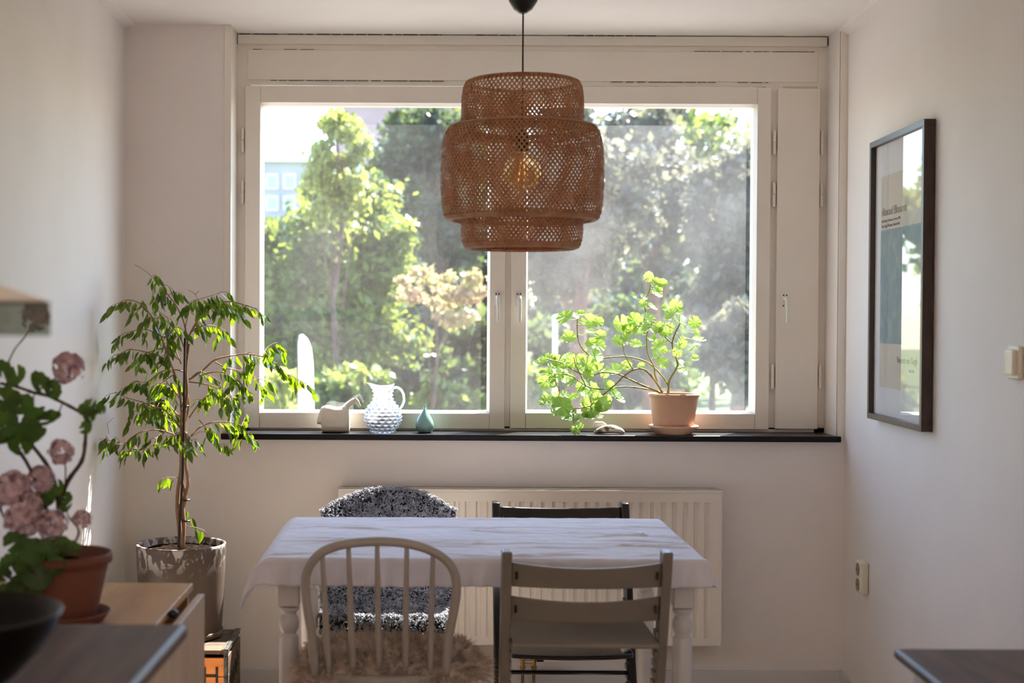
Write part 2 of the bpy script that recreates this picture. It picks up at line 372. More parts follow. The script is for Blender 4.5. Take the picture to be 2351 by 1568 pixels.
# ------------------------------------------------------------------ the room
YW = 5.34; YR = 5.515; YO = 5.59; ZC = 2.492
XRL = -0.745; XRR = 1.535; ZS = 0.964        # reveal sides, sill top
def xl(Y): return -1.141 + .031 * (5.34 - Y)
def xr(Y): return 1.563 - .035 * (5.34 - Y)
YB = -3.0
fl = MB().box((-1.6, YB - .3, -.1), (2.0, YO, 0)).box((2.0, YB - .3, -.1), (5.5, .35, 0)).build('floor', FLOOR, kind='structure')
ce = MB().box((-1.6, YB - .3, ZC), (2.0, YO, ZC + .15)).box((2.0, YB - .3, ZC), (5.5, .35, ZC + .15)).build('ceiling', CEIL, kind='structure')
MB().prism([(xl(YB), YB), (xl(5.5), 5.5), (-1.5, 5.5), (-1.5, YB)], 0, ZC).build('wall_left', WALL, kind='structure')
MB().prism([(xr(.2), .2), (1.9, .2), (1.9, 5.5), (xr(5.5), 5.5)], 0, ZC).build('wall_right', WALL, kind='structure')
w = MB(); w.box((-1.5, YW, 0), (1.9, YO, ZS - .022)); w.box((-1.5, YW, ZS - .022), (XRL - .026, YO, ZC)); w.box((XRR, YW, ZS - .022), (1.9, YO, ZC))
w.build('wall_window_side', WALL, kind='structure')
MB().box((-1.5, YB - .2, 0), (5.5, YB, ZC)).build('wall_rear', WALL, kind='structure')
MB().box((1.9, .2, 0), (5.5, .35, ZC)).build('wall_return', WALL, kind='structure')
MB().box((5.3, YB, 0), (5.5, .2, ZC)).build('wall_far_right', WALL, kind='structure')
# crown strips where the side walls meet the ceiling, vertical trims beside the window, baseboards
def strip(name, a, b, poly, m, lab=None):
    """poly: (side, z) offsets swept from a to b"""
    a, b = Vector(a), Vector(b); n = len(poly)
    vs = [a + Vector((p[0], 0, p[1])) for p in poly] + [b + Vector((p[0], 0, p[1])) for p in poly]
    fs = [tuple(range(n)), tuple(range(n, 2 * n))[::-1]] + [(i, n + i, n + (i + 1) % n, (i + 1) % n) for i in range(n)]
    mb = MB(); mb.add(vs, fs); o = mb.build(name, m, kind='structure'); return o
strip('trim_1', (xl(YB), YB, ZC), (xl(YW), YW, ZC), [(-.01, 0), (.036, 0), (.03, -.012), (-.01, -.022)], WALL)
strip('trim_2', (xr(.2), .2, ZC), (xr(YW), YW, ZC), [(.01, 0), (-.038, 0), (-.032, -.012), (.01, -.03)], WALL)
MB().box((XRL - .026, YW - .004, ZS), (XRL, YO, ZC)).build('trim_3', PAINT, kind='structure', bevel=.0015)
t4 = MB().box((XRR, YW - .004, ZS - .03), (XRR + .034, YW + .01, ZC - .004)); t4.box((XRR - .004, YW + .001, ZS), (XRR, YW + .012, ZC - .01)); t4.build('trim_4', PAINT, kind='structure', bevel=.0015)
MB().box((xl(YW) + .0, YW - .014, 0), (xr(YW), YW, .078)).build('baseboard_window_side', WHITEW, kind='structure', bevel=.003)
MB().obox((xr(.2), .2, 0), (xr(YW) - xr(.2), YW - .2, 0), (-.014, 0, 0), (0, 0, .078)).build('baseboard_right', WHITEW, kind='structure')
MB().obox((xl(YB), YB, 0), (xl(YW) - xl(YB), YW - YB, 0), (.014, 0, 0), (0, 0, .078)).build('baseboard_left', WHITEW, kind='structure')
# the black sill slab, notched round the reveal
sx0 = at(507, 1006, 5.31).x; sx1 = at(1931, 1009, 5.31).x
MB().prism([(sx0, 5.305), (sx1, 5.305), (sx1, YW - .004), (XRR - .004, YW - .004), (XRR - .004, YR + .02), (XRL, YR + .02), (XRL, YW - .004), (sx0, YW - .004)], ZS - .022, ZS).build('window_sill', SILL, kind='structure', bevel=.003)

def X_(px, Y=5.5, py=600): return at(px, py, Y).x
def Z_(py, Y=5.5, px=1175): return at(px, py, Y).z
# fixed frame round the sashes
zt = ZC
fb = MB()
ZHB = Z_(198, YR) + .004   # lower edge of the head board
fb.box((XRL, YR, ZS), (X_(575, YR), YO, ZHB)); fb.box((X_(1872, YR), YR, ZS), (XRR, YO, ZHB))
fb.box((X_(1148, YR), YR, ZS + .01), (X_(1185, YR), YO, ZHB)); fb.box((X_(1755, YR), YR, ZS + .01), (X_(1795, YR), YO, ZHB))
fb.box((XRL, YR, ZS - .02), (XRR, YO, Z_(979, YR)))
fb.box((X_(1790, YR), YR + .004, ZS), (X_(1876, YR), YO, ZHB))  # unseen filler behind the hatch, added to block a sun leak
fb.build('trim_5', PAINT, kind='structure')
MB().box((XRL, YR, ZHB), (XRR, YO, zt)).build('trim_6', PAINT, kind='structure')
MB().box((XRL + .002, YR - .018, Z_(105, YR)), (XRR - .006, YR, zt - .003)).build('trim_7', PAINT, kind='structure', bevel=.002)
# access panel in the head board with paint cracks
pa = MB().box((X_(568, YR), YR - .003, Z_(186, YR)), (X_(1873, YR), YR, Z_(117, YR))).build('trim_8', PAINT, kind='structure', bevel=.001)
g = MB(); rr = random.Random(3)
for zz, pieces in ((Z_(187.2, YR), [(620, 1020), (1400, 1640), (1690, 1760)]), (Z_(116, YR), [(580, 600), (650, 720), (1590, 1865)]), (zt - .001, [(552, 640), (660, 1010), (1090, 1180), (1300, 1500)])):
    for a, b in pieces:
        x = a
        while x < b:
            l = rr.uniform(8, 34); g.box((X_(x, YR), YR - (.0205 if zz > 2.45 else .0035), zz - .0012), (X_(min(x + l, b), YR), YR - .001, zz + .0006)); x += l + rr.uniform(1, 8)
g.box((XRL, YR - .018, Z_(105, YR)), (XRL + .0025, YR - .001, zt - .004)); g.box((XRR - .006, YR - .017, Z_(103, YR)), (XRR - .001, YR - .001, zt - .006))
g.build('paint_crack', PAINTG, pa, kind='stuff')

YS0 = 5.497
def sash(name, xa, xb, ya, yb, gxa, gxb, gya, gyb, pane, hx):
    """casement: outer rectangle, glazed opening (all as seen at the sash face)"""
    x0, x1 = X_(xa, YS0), X_(xb, YS0); z1, z0 = Z_(ya, YS0, (xa + xb) / 2), Z_(yb, YS0, (xa + xb) / 2)
    gx0, gx1 = X_(gxa, YS0), X_(gxb, YS0); gz1, gz0 = Z_(gya, YS0, (xa + xb) / 2), Z_(gyb, YS0, (xa + xb) / 2)
    e = empty(name, ((x0 + x1) / 2, YS0, z0), kind='structure')
    for a, b in ((x0, gx0 - .0006), (gx1 + .0006, x1)):
        MB().box((a, YS0, z0), (b, YO - .02, z1)).build('sash_stile', PAINT, e, bevel=.002)
    for a, b in ((gz1, z1), (z0, gz0)):
        MB().box((gx0, YS0 + .0006, a), (gx1, YO - .02, b)).build('sash_rail', PAINT, e, bevel=.002)
    # glazing bead, stepped back and sloping to the pane
    bw = .007
    for (ox, oz, ix, iz) in (((gx0, gx1), (gz0, gz1), (gx0 + bw, gx1 - bw), (gz0 + bw, gz1 - bw)),):
        vs = [(ox[0], YS0 + .012, oz[0]), (ox[1], YS0 + .012, oz[0]), (ox[1], YS0 + .012, oz[1]), (ox[0], YS0 + .012, oz[1]),
              (ix[0], YS0 + .034, iz[0]), (ix[1], YS0 + .034, iz[0]), (ix[1], YS0 + .034, iz[1]), (ix[0], YS0 + .034, iz[1]),
              (ix[0], YO - .012, iz[0]), (ix[1], YO - .012, iz[0]), (ix[1], YO - .012, iz[1]), (ix[0], YO - .012, iz[1]),
              (ox[0], YO - .012, oz[0]), (ox[1], YO - .012, oz[0]), (ox[1], YO - .012, oz[1]), (ox[0], YO - .012, oz[1])]
        fs = []
        for r in range(3):
            for k in range(4): fs.append((r * 4 + k, r * 4 + (k + 1) % 4, r * 4 + 4 + (k + 1) % 4, r * 4 + 4 + k))
        mb = MB(); mb.add(vs, fs); mb.build('glazing_bead', PAINT, e)
    # exterior drip casing
    MB().box((gx0 - .02, YO - .02, gz1 + .001), (gx1 + .02, YO + .002, z1)).build('outer_casing', PAINT, e)
    gp = MB(); yg = YS0 + .042
    gp.add([(gx0 + bw - .002, yg, gz0 + bw - .002), (gx1 - bw + .002, yg, gz0 + bw - .002), (gx1 - bw + .002, yg, gz1 - bw + .002), (gx0 + bw - .002, yg, gz1 - bw + .002)], [(0, 1, 2, 3)])
    gp.build('glass_pane', pane, e)
    hinges(e, hx)
    return e
def hinges(e, hx):
    for (ya, yb) in ((296, 353), (416, 472), (833, 890)):
        zA, zB = Z_(ya, YR - .012), Z_(yb, YR - .012); x = X_(hx, YR - .012)
        mb = MB(); mid = (zA + zB) / 2
        mb.tube([(x, YR - .012, zB), (x, YR - .012, zB + .004), (x, YR - .012, mid - .001)], [.004, .0062, .0062], 12)
        mb.tube([(x, YR - .012, mid + .001), (x, YR - .012, zA - .004), (x, YR - .012, zA)], [.0062, .0062, .004], 12)
        mb.box((x - .003, YR - .012, zB + .006), (x + .003, YR + .003, zA - .006))
        mb.build('hinge', PAINT, e, smooth=False, bevel=0)
def handle(e, px, lean=0):
    p = at(px, 690, YS0); ys = YS0
    mb = MB(); mb.box((p.x - .0115, ys - .008, Z_(702, ys)), (p.x + .0115, ys + .001, Z_(671, ys)))
    h = mb.build('handle_plate', CHROME, e, bevel=.004, seg=3)
    s = MB()
    for dx, yy in ((-.006, 675), (.006, 675), (-.006 if px > 1700 else .007, 699)):
        zz = Z_(yy, ys); s.tube([(p.x + dx, ys - .007, zz), (p.x + dx, ys - .0095, zz)], .003, 10)
    s.build('screw', SCREW, h)
    z0 = Z_(682, ys)
    l = MB(); l.tube(spline([(p.x + .001, ys - .004, z0), (p.x + .001, ys - .03, z0 - .002), (p.x + .001, ys - .042, z0 - .012), (p.x + .002 + lean, ys - .044, z0 - .05), (p.x + .002 + lean, ys - .043, Z_(739, ys - .04))], 5),
                      [(.009, .009)] * 6 + [(.0075, .006)] * 8 + [(.006, .0045)] * 7, 12)
    l.build('handle', CHROME, e, smooth=True)
w1 = sash('window_1', 562, 1160, 198, 984, 597, 1125, 236, 948, PANE1, 556)
handle(w1, 1142)
w2 = sash('window_2', 1173, 1768, 200, 985, 1209, 1736, 238, 949, PANE2, 1776)
handle(w2, 1191)
d1 = empty('door_1', (X_(1831, YS0), YS0, Z_(985, YS0)), kind='structure')
MB().box((X_(1783, YS0), YS0 - .004, Z_(985, YS0, 1830)), (X_(1879.5, YS0), YR + .002, Z_(203, YS0, 1830))).build('hatch_panel', PAINT, d1, bevel=.002)
hinges(d1, 1885); handle(d1, 1801)

# ------------------------------------------------------------------ outdoors
MB().box((-60, 5.62, -1.4), (60, 19, -1.2)).build('ground', PAVE, kind='structure')
tag(MB().box((-60, 19, -1.4), (60, 130, -1.19)).build('lawn', GRASS, loc=(0, 60, -1.2)), 'sunlit lawn stretching behind the shrubs beyond the paving', 'grass', kind='stuff')

def leaf_cloud(blobs, n, size, rng, flat=.6):
    """rhombic leaves scattered in blobs [(x,y,z,rx,ry,rz)]"""
    B = np.array(blobs); w = (B[:, 3] * B[:, 4] * B[:, 5]) ** .66; idx = rng.choice(len(B), n, p=w / w.sum())
    d = rng.normal(size=(n, 3)); d /= np.linalg.norm(d, axis=1)[:, None]
    r = np.abs(rng.normal(.75, .38, n))
    c = B[idx, :3] + d * B[idx, 3:6] * r[:, None]
    a = rng.normal(size=(n, 3)); a /= np.linalg.norm(a, axis=1)[:, None]
    b = np.cross(a, rng.normal(size=(n, 3))); b /= np.linalg.norm(b, axis=1)[:, None]
    s = rng.uniform(.6, 1.3, n)[:, None] * size
    V = np.stack([c - a * s, c + b * s * flat, c + a * s, c - b * s * flat], 1).reshape(-1, 3)
    return V, np.arange(4 * n).reshape(n, 4)

def tree(name, lab, Y, px, pyc, wpx, hpx, m, n=9000, size=.13, seed=1, trunk=TRUNK, group=None, cat='tree', tr=.14, blobs=26, open_=.30):
    rng = np.random.default_rng(seed)
    c = at(px, pyc, Y); rx = wpx / 2 * Y / F; rz = hpx / 2 * Y / F; ry = max(rx * .8, .6)
    e = empty(name, (c.x, c.y, -1.2), lab, cat, group or {'tree': 'trees outside the window', 'shrub': 'shrubs outside the window'}.get(cat))
    bl = []
    for i in range(blobs):
        d = rng.normal(size=3); d /= np.linalg.norm(d); q = rng.uniform(.25, .82)
        k = rng.uniform(open_ * .7, open_ * 1.25)
        bl.append((c.x + d[0] * rx * q, c.y + d[1] * ry * q, c.z + d[2] * rz * q, rx * k, ry * k, rz * k * .7))
    V, Q = leaf_cloud(bl, n, size, rng)
    V[:, 2] = np.maximum(V[:, 2], -1.12)
    raw('crown', V, Q, m, e)
    t = MB(); top = c.z + rz * .5; h = top + 1.18
    pts = [Vector((c.x + rng.normal() * .12 * (k / 6), c.y + rng.normal() * .1 * (k / 6), -1.19 + h * k / 6)) for k in range(7)]
    t.tube(pts, [tr * (1 - .75 * k / 6) for k in range(7)], 8)
    for i in range(9):
        b = bl[rng.integers(len(bl))]; k = rng.integers(2, 6)
        if b[2] > pts[k].z - .3: t.tube([pts[k], (pts[k] + Vector(b[:3])) / 2 + Vector((0, 0, .15)), Vector(b[:3])], [tr * .35, tr * .22, tr * .08], 6)
    t.build('trunk', trunk, e, smooth=True)
    return e
tree('broadleaf_tree', 'bright green broad tree filling the left window pane', 26, 780, 640, 520, 620, TL[0], 24000, .095, 11, blobs=60, open_=.22)
tree('broadleaf_tree', 'slender pale green tree reaching the sky at the top left of the left pane', 24, 780, 400, 190, 340, TL[2], 3400, .07, 12, tr=.06, open_=.24, blobs=30)
tree('broadleaf_tree', 'dark green tree behind the hanging lamp', 30, 1010, 420, 380, 560, TL[1], 14000, .11, 13, blobs=50, open_=.22)
tree('broadleaf_tree', 'cream blossoming tree low beside the left window handle', 21, 1000, 680, 310, 190, TL[4], 1700, .058, 14, tr=.04, blobs=26, open_=.17)
tree('broadleaf_tree', 'shaded dark tree with visible trunk behind the glass jug', 30, 860, 780, 420, 360, TL[1], 12000, .11, 15, tr=.20, blobs=40, open_=.22)
tree('pine_tree', 'grey-green pine with reddish trunk in the right pane, nearest the mullion', 28, 1320, 470, 440, 660, TL[3], 14000, .10, 16, RTRUNK, blobs=60, tr=.2, open_=.2)
tree('pine_tree', 'pine with a reddish trunk behind the middle of the right pane', 33, 1500, 430, 420, 560, TL[3], 13000, .12, 17, RTRUNK, blobs=50, tr=.24, open_=.2)
tree('pine_tree', 'grey pine at the right edge of the right pane', 27, 1700, 560, 340, 600, TL[3], 13000, .10, 18, RTRUNK, blobs=50, tr=.18, open_=.2)
tree('broadleaf_tree', 'thin airy tree against the sky at the top right of the right pane', 40, 1640, 330, 360, 240, TL[0], 1500, .15, 26, tr=.1, blobs=30, open_=.25)
tree('broadleaf_tree', 'dark low tree behind the window geranium', 35, 1420, 800, 560, 360, TL[1], 13000, .13, 19, blobs=40, open_=.22)
tree('shrub', 'sunlit green shrub at the lower right corner of the right pane', 22, 1700, 810, 240, 260, TL[3], 3000, .10, 20, cat='shrub', tr=.05)
tree('shrub', 'sunlit yellow-green shrub at the bottom left of the left pane', 19, 640, 910, 170, 150, TL[2], 1400, .08, 21, cat='shrub', tr=.04)
tree('shrub', 'sunlit yellow-green shrub behind the white feather flag', 23, 790, 900, 230, 190, TL[0], 2400, .09, 22, cat='shrub', tr=.05)
tree('shrub', 'yellow-green shrub behind the teal pear', 24, 1040, 915, 190, 140, TL[0], 1500, .09, 23, cat='shrub', tr=.05)
tree('shrub', 'yellow-green shrub just right of the mullion, low down', 24, 1230, 900, 150, 180, TL[0], 1300, .09, 24, cat='shrub', tr=.05)
tree('broadleaf_tree', 'broad tree outside, left of the window, reflected in the poster glass', 25, 330, 520, 420, 560, TL[0], 7000, .15, 31, blobs=40, open_=.26)
tree('broadleaf_tree', 'dark tree farthest left outside, reflected in the poster glass', 29, 60, 560, 420, 520, TL[1], 6000, .16, 32, blobs=36, open_=.26)
tree('tree_row', 'dark tree belt closing the view behind the nearer trees', 46, 1190, 700, 1330, 620, TL[1], 24000, .22, 25, blobs=80, open_=.16, cat='trees')

def building(name, lab, Y, xa, xb, yt, m, wins):
    a = at(xa, yt, Y); b = at(xb, yt, Y); e = empty(name, ((a.x + b.x) / 2, Y, -1.2), lab, 'building')
    MB().box((a.x, Y, -1.19), (b.x, Y + 9, a.z)).build('wall', m, e)
    MB().box((a.x - .3, Y - .3, a.z), (b.x + .3, Y + 9.3, a.z + .35)).build('roof_edge', WHITEG, e)
    for (x, y, wd, h) in wins:
        p = at(x, y, Y); W_, H_ = wd * Y / F, h * Y / F
        f = MB().box((p.x - .08, Y - .08, p.z - .08), (p.x + W_ + .08, Y, p.z + H_ + .08)).build('window_frame', WHITEG, e)
        MB().box((p.x, Y - .1, p.z), (p.x + W_, Y - .07, p.z + H_)).build('window_glass', BGLASS, f)
building('apartment_block', 'tall mauve apartment block seen above the trees of the left pane', 75, 770, 1120, 60, BUILD1, [(x, y, 26, 26) for x in (800, 870, 940, 1010) for y in (160, 230, 400)])
building('low_building', 'low pale building with a straight white roof line at the left pane edge', 62, 560, 705, 372, BUILD2, [(x, y, 20, 26) for x in (615, 655) for y in (430, 480)])
building('glazed_building', 'pale bluish glazed building glimpsed between the trees left of the lamp', 58, 880, 1010, 345, BUILD2, [(x, y, 26, 22) for x in (895, 935, 975) for y in (380, 415)])

# white feather flag
FLAGM = leafmat('flag_fabric', (236, 234, 236), (242, 240, 242), (240, 240, 244), mix=.5, rough=.8)
fg = empty('feather_flag', at(702, 1000, 14), 'tall white feather flag standing outside the left pane', 'flag')
pts = [(683, 1100), (684, 940), (685, 850), (684, 790), (687, 769), (695, 767), (706, 778), (715, 800), (719, 840), (721, 940), (722, 1100)]
f3 = [at(x, y, 14) for x, y in pts]; mb = MB(); n = len(f3)
mb.add([p for p in f3] + [p + Vector((0, .02, 0)) for p in f3], [tuple(range(n)), tuple(range(n, 2 * n))[::-1]] + [(i, n + i, n + (i + 1) % n, (i + 1) % n) for i in range(n)])
mb.build('banner', FLAGM, fg)
MB().tube([at(684, 1200, 14.02), at(684, 900, 14.02), at(684, 785, 14.02), at(690, 766, 14.02)], .012, 6).build('pole', BLACKP, fg)
gp = empty('goal_frame', at(1275, 900, 20), 'white goal frame standing outside left of the window geranium', 'goal')
MB().tube([at(1274, 1100, 20), at(1274, 728, 20)], .034, 8).build('post', WHITEG, gp)
MB().tube([at(1272, 728, 20), at(1306, 726, 20.6)], .03, 8).build('crossbar', WHITEG, gp)

# ------------------------------------------------------------------ radiator
YRa = 5.235
xa, xb = at(776, 1300, YRa).x, at(1657, 1300, YRa).x; za, zb = at(1210, 1481, YRa).z, at(1210, 1124, YRa).z
rd = empty('radiator', ((xa + xb) / 2, 5.28, za), 'white ribbed panel radiator on the wall below the window', 'radiator')
np_ = MB(); pitch = .0402; nr = int((xb - xa - .03) / pitch); xs = xa + ((xb - xa) - nr * pitch) / 2
zr0, zr1 = za + .03, zb - .045
prof = [(-xs + xa, 0)]
line = [(xa, YRa)]
for i in range(nr):
    x = xs + i * pitch
    line += [(x, YRa), (x + .006, YRa + .009), (x + .016, YRa + .009), (x + .022, YRa)]
line.append((xb, YRa))
def lipz(t): return t
vs = [(x, y, z) for z in (zr0, zr1) for x, y in line]; n = len(line)
np_.add(vs, [(i, i + 1, n + i + 1, n + i) for i in range(n - 1)])
np_.box((xa, YRa + .01, za), (xb, YRa + .022, zb)); np_.box((xa, YRa, za), (xb, YRa + .015, zr0)); np_.box((xa, YRa, zr1), (xb, YRa + .015, zb - .004))
np_.box((xa + .005, YRa + .06, za), (xb - .005, YRa + .075, zb))
np_.build('panel', STEEL, rd)
MB().box((xa, YRa - .002, zb - .012), (xb, YRa + .085, zb)).build('top_grille', STEEL, rd, bevel=.003)
MB().box((xa, YRa + .002, za), (xa + .003, YRa + .08, zb)).build('side_cover', STEEL, rd); MB().box((xb - .003, YRa + .002, za), (xb, YRa + .08, zb)).build('side_cover', STEEL, rd)
MB().tube([(xb, YRa + .03, zb - .022), (xb + .008, YRa + .03, zb - .022)], .006, 8).build('bleed_valve', STEEL, rd)
for dx in (.2, 1.2): MB().box((xa + dx, YRa + .07, za + .05), (xa + dx + .03, YW, zb - .05)).build('wall_bracket', STEEL, rd)
vx = at(1213, 1500, YRa + .03).x; vz = za - .035
MB().tube([(vx - .021, YRa + .03, za + .01), (vx - .021, YRa + .03, vz)], .006, 8).build('valve_pipe', BRASS, rd); MB().tube([(vx + .021, YRa + .03, za + .01), (vx + .021, YRa + .03, vz)], .006, 8).build('valve_pipe', BRASS, rd)
v = MB()
for dx in (-.021, .021):
    v.tube([(vx + dx, YRa + .03, vz), (vx + dx, YRa + .03, vz - .012), (vx + dx, YRa + .03, vz - .013), (vx + dx, YRa + .03, vz - .026), (vx + dx, YRa + .03, vz - .027), (vx + dx, YRa + .03, vz - .05), (vx + dx, YRa + .03, vz - .051), (vx + dx, YRa + .03, vz - .062)],
           [.008, .008, .013, .013, .009, .009, .013, .011], 6)
    v.tube([(vx + dx, YRa + .03, vz - .06), (vx + dx, YRa + .03, .0)], .006, 10)
v.tube([(vx - .02, YRa + .03, vz - .035), (vx + .02, YRa + .03, vz - .035)], .006, 8)
v.build('pipe_valve', BRASS, rd)
MB().tube([(vx + .03, YRa + .02, vz - .02), (vx + .055, YRa + .02, vz - .02)], .012, 12).build('thermostat_neck', BLACKP, rd)
MB().tube([(vx + .055, YRa + .02, vz - .02), (vx + .058, YRa + .02, vz - .02), (vx + .11, YRa + .02, vz - .02), (vx + .113, YRa + .02, vz - .02)], [.014, .017, .017, .014], 16).build('thermostat', STEEL, rd)

# ------------------------------------------------------------------ picture on the right wall
fF, fN = 4.90, 4.30
pF = Vector((xr(fF) - .024, fF, 0)); pN = Vector((xr(fN) - .024, fN, 0))
L = (pF - pN).length; A = (pN - pF).normalized(); Zv = Vector((0, 0, 1)); Nn = A.cross(Zv).normalized()   # A: far -> near, Nn: into the room
if Nn.x > 0: Nn = -Nn
zb_, zt_ = 1.062, 2.008
pic = empty('framed_poster', (pF + pN) / 2 + Zv * zb_, 'dark walnut framed poster in white mat hanging on the right wall', 'picture')
def slab(u0, u1, z0, z1, d0, d1, name, m, parent, bevel=0, **k):
    """u from the far edge, d out of the wall plane"""
    o = pF + A * u0 + Zv * z0 + Nn * (d0 - .0)
    return MB().obox(o, A * (u1 - u0), Zv * (z1 - z0), Nn * (d1 - d0)).build(name, m, parent, bevel=bevel, **k)
fw = .02
slab(0, L, zt_ - fw, zt_, -.022, .012, 'frame_rail', WALNUT, pic, bevel=.001); slab(0, L, zb_, zb_ + fw, -.022, .012, 'frame_rail', WALNUT, pic, bevel=.001)
slab(0, fw, zb_ + fw, zt_ - fw, -.022, .012, 'frame_stile', WALNUT, pic, bevel=.001); slab(L - fw, L, zb_ + fw, zt_ - fw, -.022, .012, 'frame_stile', WALNUT, pic, bevel=.001)
slab(fw, L - fw, zb_ + fw, zt_ - fw, -.02, -.006, 'mat_board', MATB, pic)
p0, p1 = .09, L - .06
pp = slab(p0, p1, 1.175, 1.882, -.006, -.004, 'poster_sheet', PAPER, pic)
bf = slab(p0 + .004, p1 - .004, 1.322, 1.70, -.004, -.0032, 'poster_picture', POSTB, pp)
_q = [pF + A * u + Zv * z + Nn * .003 for u, z in ((fw, zb_ + fw), (L - fw, zb_ + fw), (L - fw, zt_ - fw), (fw, zt_ - fw))]
MB().add(_q, [(0, 1, 2, 3)]).build('glazing', PICG, pic)
def text(body, pos, xdir, ydir, size, m, parent, name='lettering', ext=.0003, sx=1.0):
    c = bpy.data.curves.new(name, 'FONT'); c.body = body; c.size = size; c.extrude = ext; c.materials.append(m)
    o = bpy.data.objects.new(name, c); COL.objects.link(o)
    xd = Vector(xdir).normalized(); yd = Vector(ydir).normalized(); zd = xd.cross(yd)
    R = Matrix((xd, yd, zd)).transposed(); o.rotation_euler = R.to_euler(); o.scale = (sx, 1, 1)
    me = bpy.data.meshes.new_from_object(o); R4 = o.rotation_euler.copy(); bpy.data.objects.remove(o)
    o = bpy.data.objects.new(name, me); COL.objects.link(o); o.rotation_euler = R4; o.scale = (sx, 1, 1); me.materials.clear(); me.materials.append(m)
    o.parent = parent; o.location = Vector(pos) - wl(parent)
    return o
def tp(u, z): return pF + A * u + Zv * z + Nn * (-.0034)
text('Almond Blossom', tp(p0 + .012, 1.748), A, Zv, .040, TEXTG, pp)
text('Saint-R\u00e9my-de-Provence, February 1890', tp(p0 + .012, 1.727), A, Zv, .013, TEXTG, pp)
text('Van Gogh Museum, Amsterdam', tp(p0 + .012, 1.709), A, Zv, .016, TEXTG, pp)
text('Vincent van Gogh', tp(p0 + .20, 1.262), A, Zv, .030, TEXTG, pp)
text('1853-1890', tp(p0 + .33, 1.235), A, Zv, .013, TEXTG, pp)

# wall socket and switch
def on_right(Y, z): return Vector((xr(Y), Y, z))
D = (Vector((xr(4), 4, 0)) - Vector((xr(5), 5, 0))).normalized()       # towards the camera along the wall
Nr = Vector((-D.y * -1, D.x * -1, 0)); Nr = Vector((D.y, -D.x, 0)).normalized()
if Nr.x > 0: Nr = -Nr
sk_ = empty('wall_socket', on_right(5.02, .49), 'ivory double power socket low on the right wall', 'socket')
yc = 5.02; c = on_right(yc, .49)
MB().obox(c - D * .036 - Zv * .058, D * .072, Zv * .116, Nr * .030).build('cover', IVORY, sk_, bevel=.009, seg=4)
for dz in (.027, -.027):
    q = c + Zv * dz
    ring = MB(); ring.tube([q + Nr * .0295, q + Nr * .0315, q + Nr * .0315, q + Nr * .0305], [.0225, .0225, .0205, .0205], 28, cap=True)
    sw = ring.build('socket_well', IVORYD, sk_)
    pins = MB()
    for s in (-.009, .009): pins.tube([q + D * s + Nr * .031, q + D * s + Nr * .0322], .0028, 8)
    pins.build('pin_hole', BLACKP, sw)
swc = on_right(3.63, 1.293)
sw_ = empty('light_switch', swc, 'ivory light switch on the right wall at the photo edge', 'switch')
MB().obox(swc - D * .04 - Zv * .043, D * .08, Zv * .086, Nr * .012).build('cover_plate', IVORY, sw_, bevel=.004, seg=3)
MB().obox(swc - D * .028 - Zv * .033, D * .056, Zv * .066, Nr * .024).build('rocker', IVORY, sw_, bevel=.004, seg=3)

# ------------------------------------------------------------------ pendant lamp
LX, LY = at(1199, 370, 4.26).x, 4.26
lamp = empty('pendant_lamp', (LX, LY, 1.61), 'woven bamboo three-tier pendant lamp hanging over the dining table', 'lamp')
MB().lathe([(.004, 2.312), (.007, 2.309), (.012, 2.3105), (.014, 2.312), (.028, 2.322), (.042, 2.345), (.052, 2.375), (.056, 2.41), (.056, ZC)], (LX, LY, 0), 32).build('ceiling_canopy', BLACKP, lamp, smooth=True)
MB().tube([(LX, LY, 2.315), (LX, LY, 1.955)], .0026, 8).build('cord', CORD, lamp)
MB().lathe([(.004, 1.965), (.016, 1.955), (.0205, 1.94), (.0205, 1.905), (.018, 1.90), (.002, 1.90)], (LX, LY, 0), 24).build('bulb_socket', BLACKP, lamp, smooth=True)
bp = [(.015, 1.905), (.016, 1.893)] + [(.056 * math.sin(a), 1.838 + .056 * math.cos(a)) for a in [math.radians(18 + 162 * k / 16) for k in range(17)]]
bp[-1] = (.001, 1.782)
bl = MB().lathe(bp, (LX, LY, 0), 32).build('bulb', BULBG, lamp, smooth=True)
fil = MB()
for k in range(4):
    a = k * PI / 2 + .4; fil.tube([(LX + .006 * math.cos(a), LY + .006 * math.sin(a), 1.875), (LX + .016 * math.cos(a + .3), LY + .016 * math.sin(a + .3), 1.81)], .0009, 5)
fil.build('filament', FILA, bl)
def arc_profile(prof, step=.011):
    out = [prof[0]]
    for (r0, z0), (r1, z1) in zip(prof, prof[1:]):
        d = math.hypot(r1 - r0, z1 - z0); k = max(1, int(d / step))
        for i in range(1, k + 1): out.append((r0 + (r1 - r0) * i / k, z0 + (z1 - z0) * i / k))
    return out
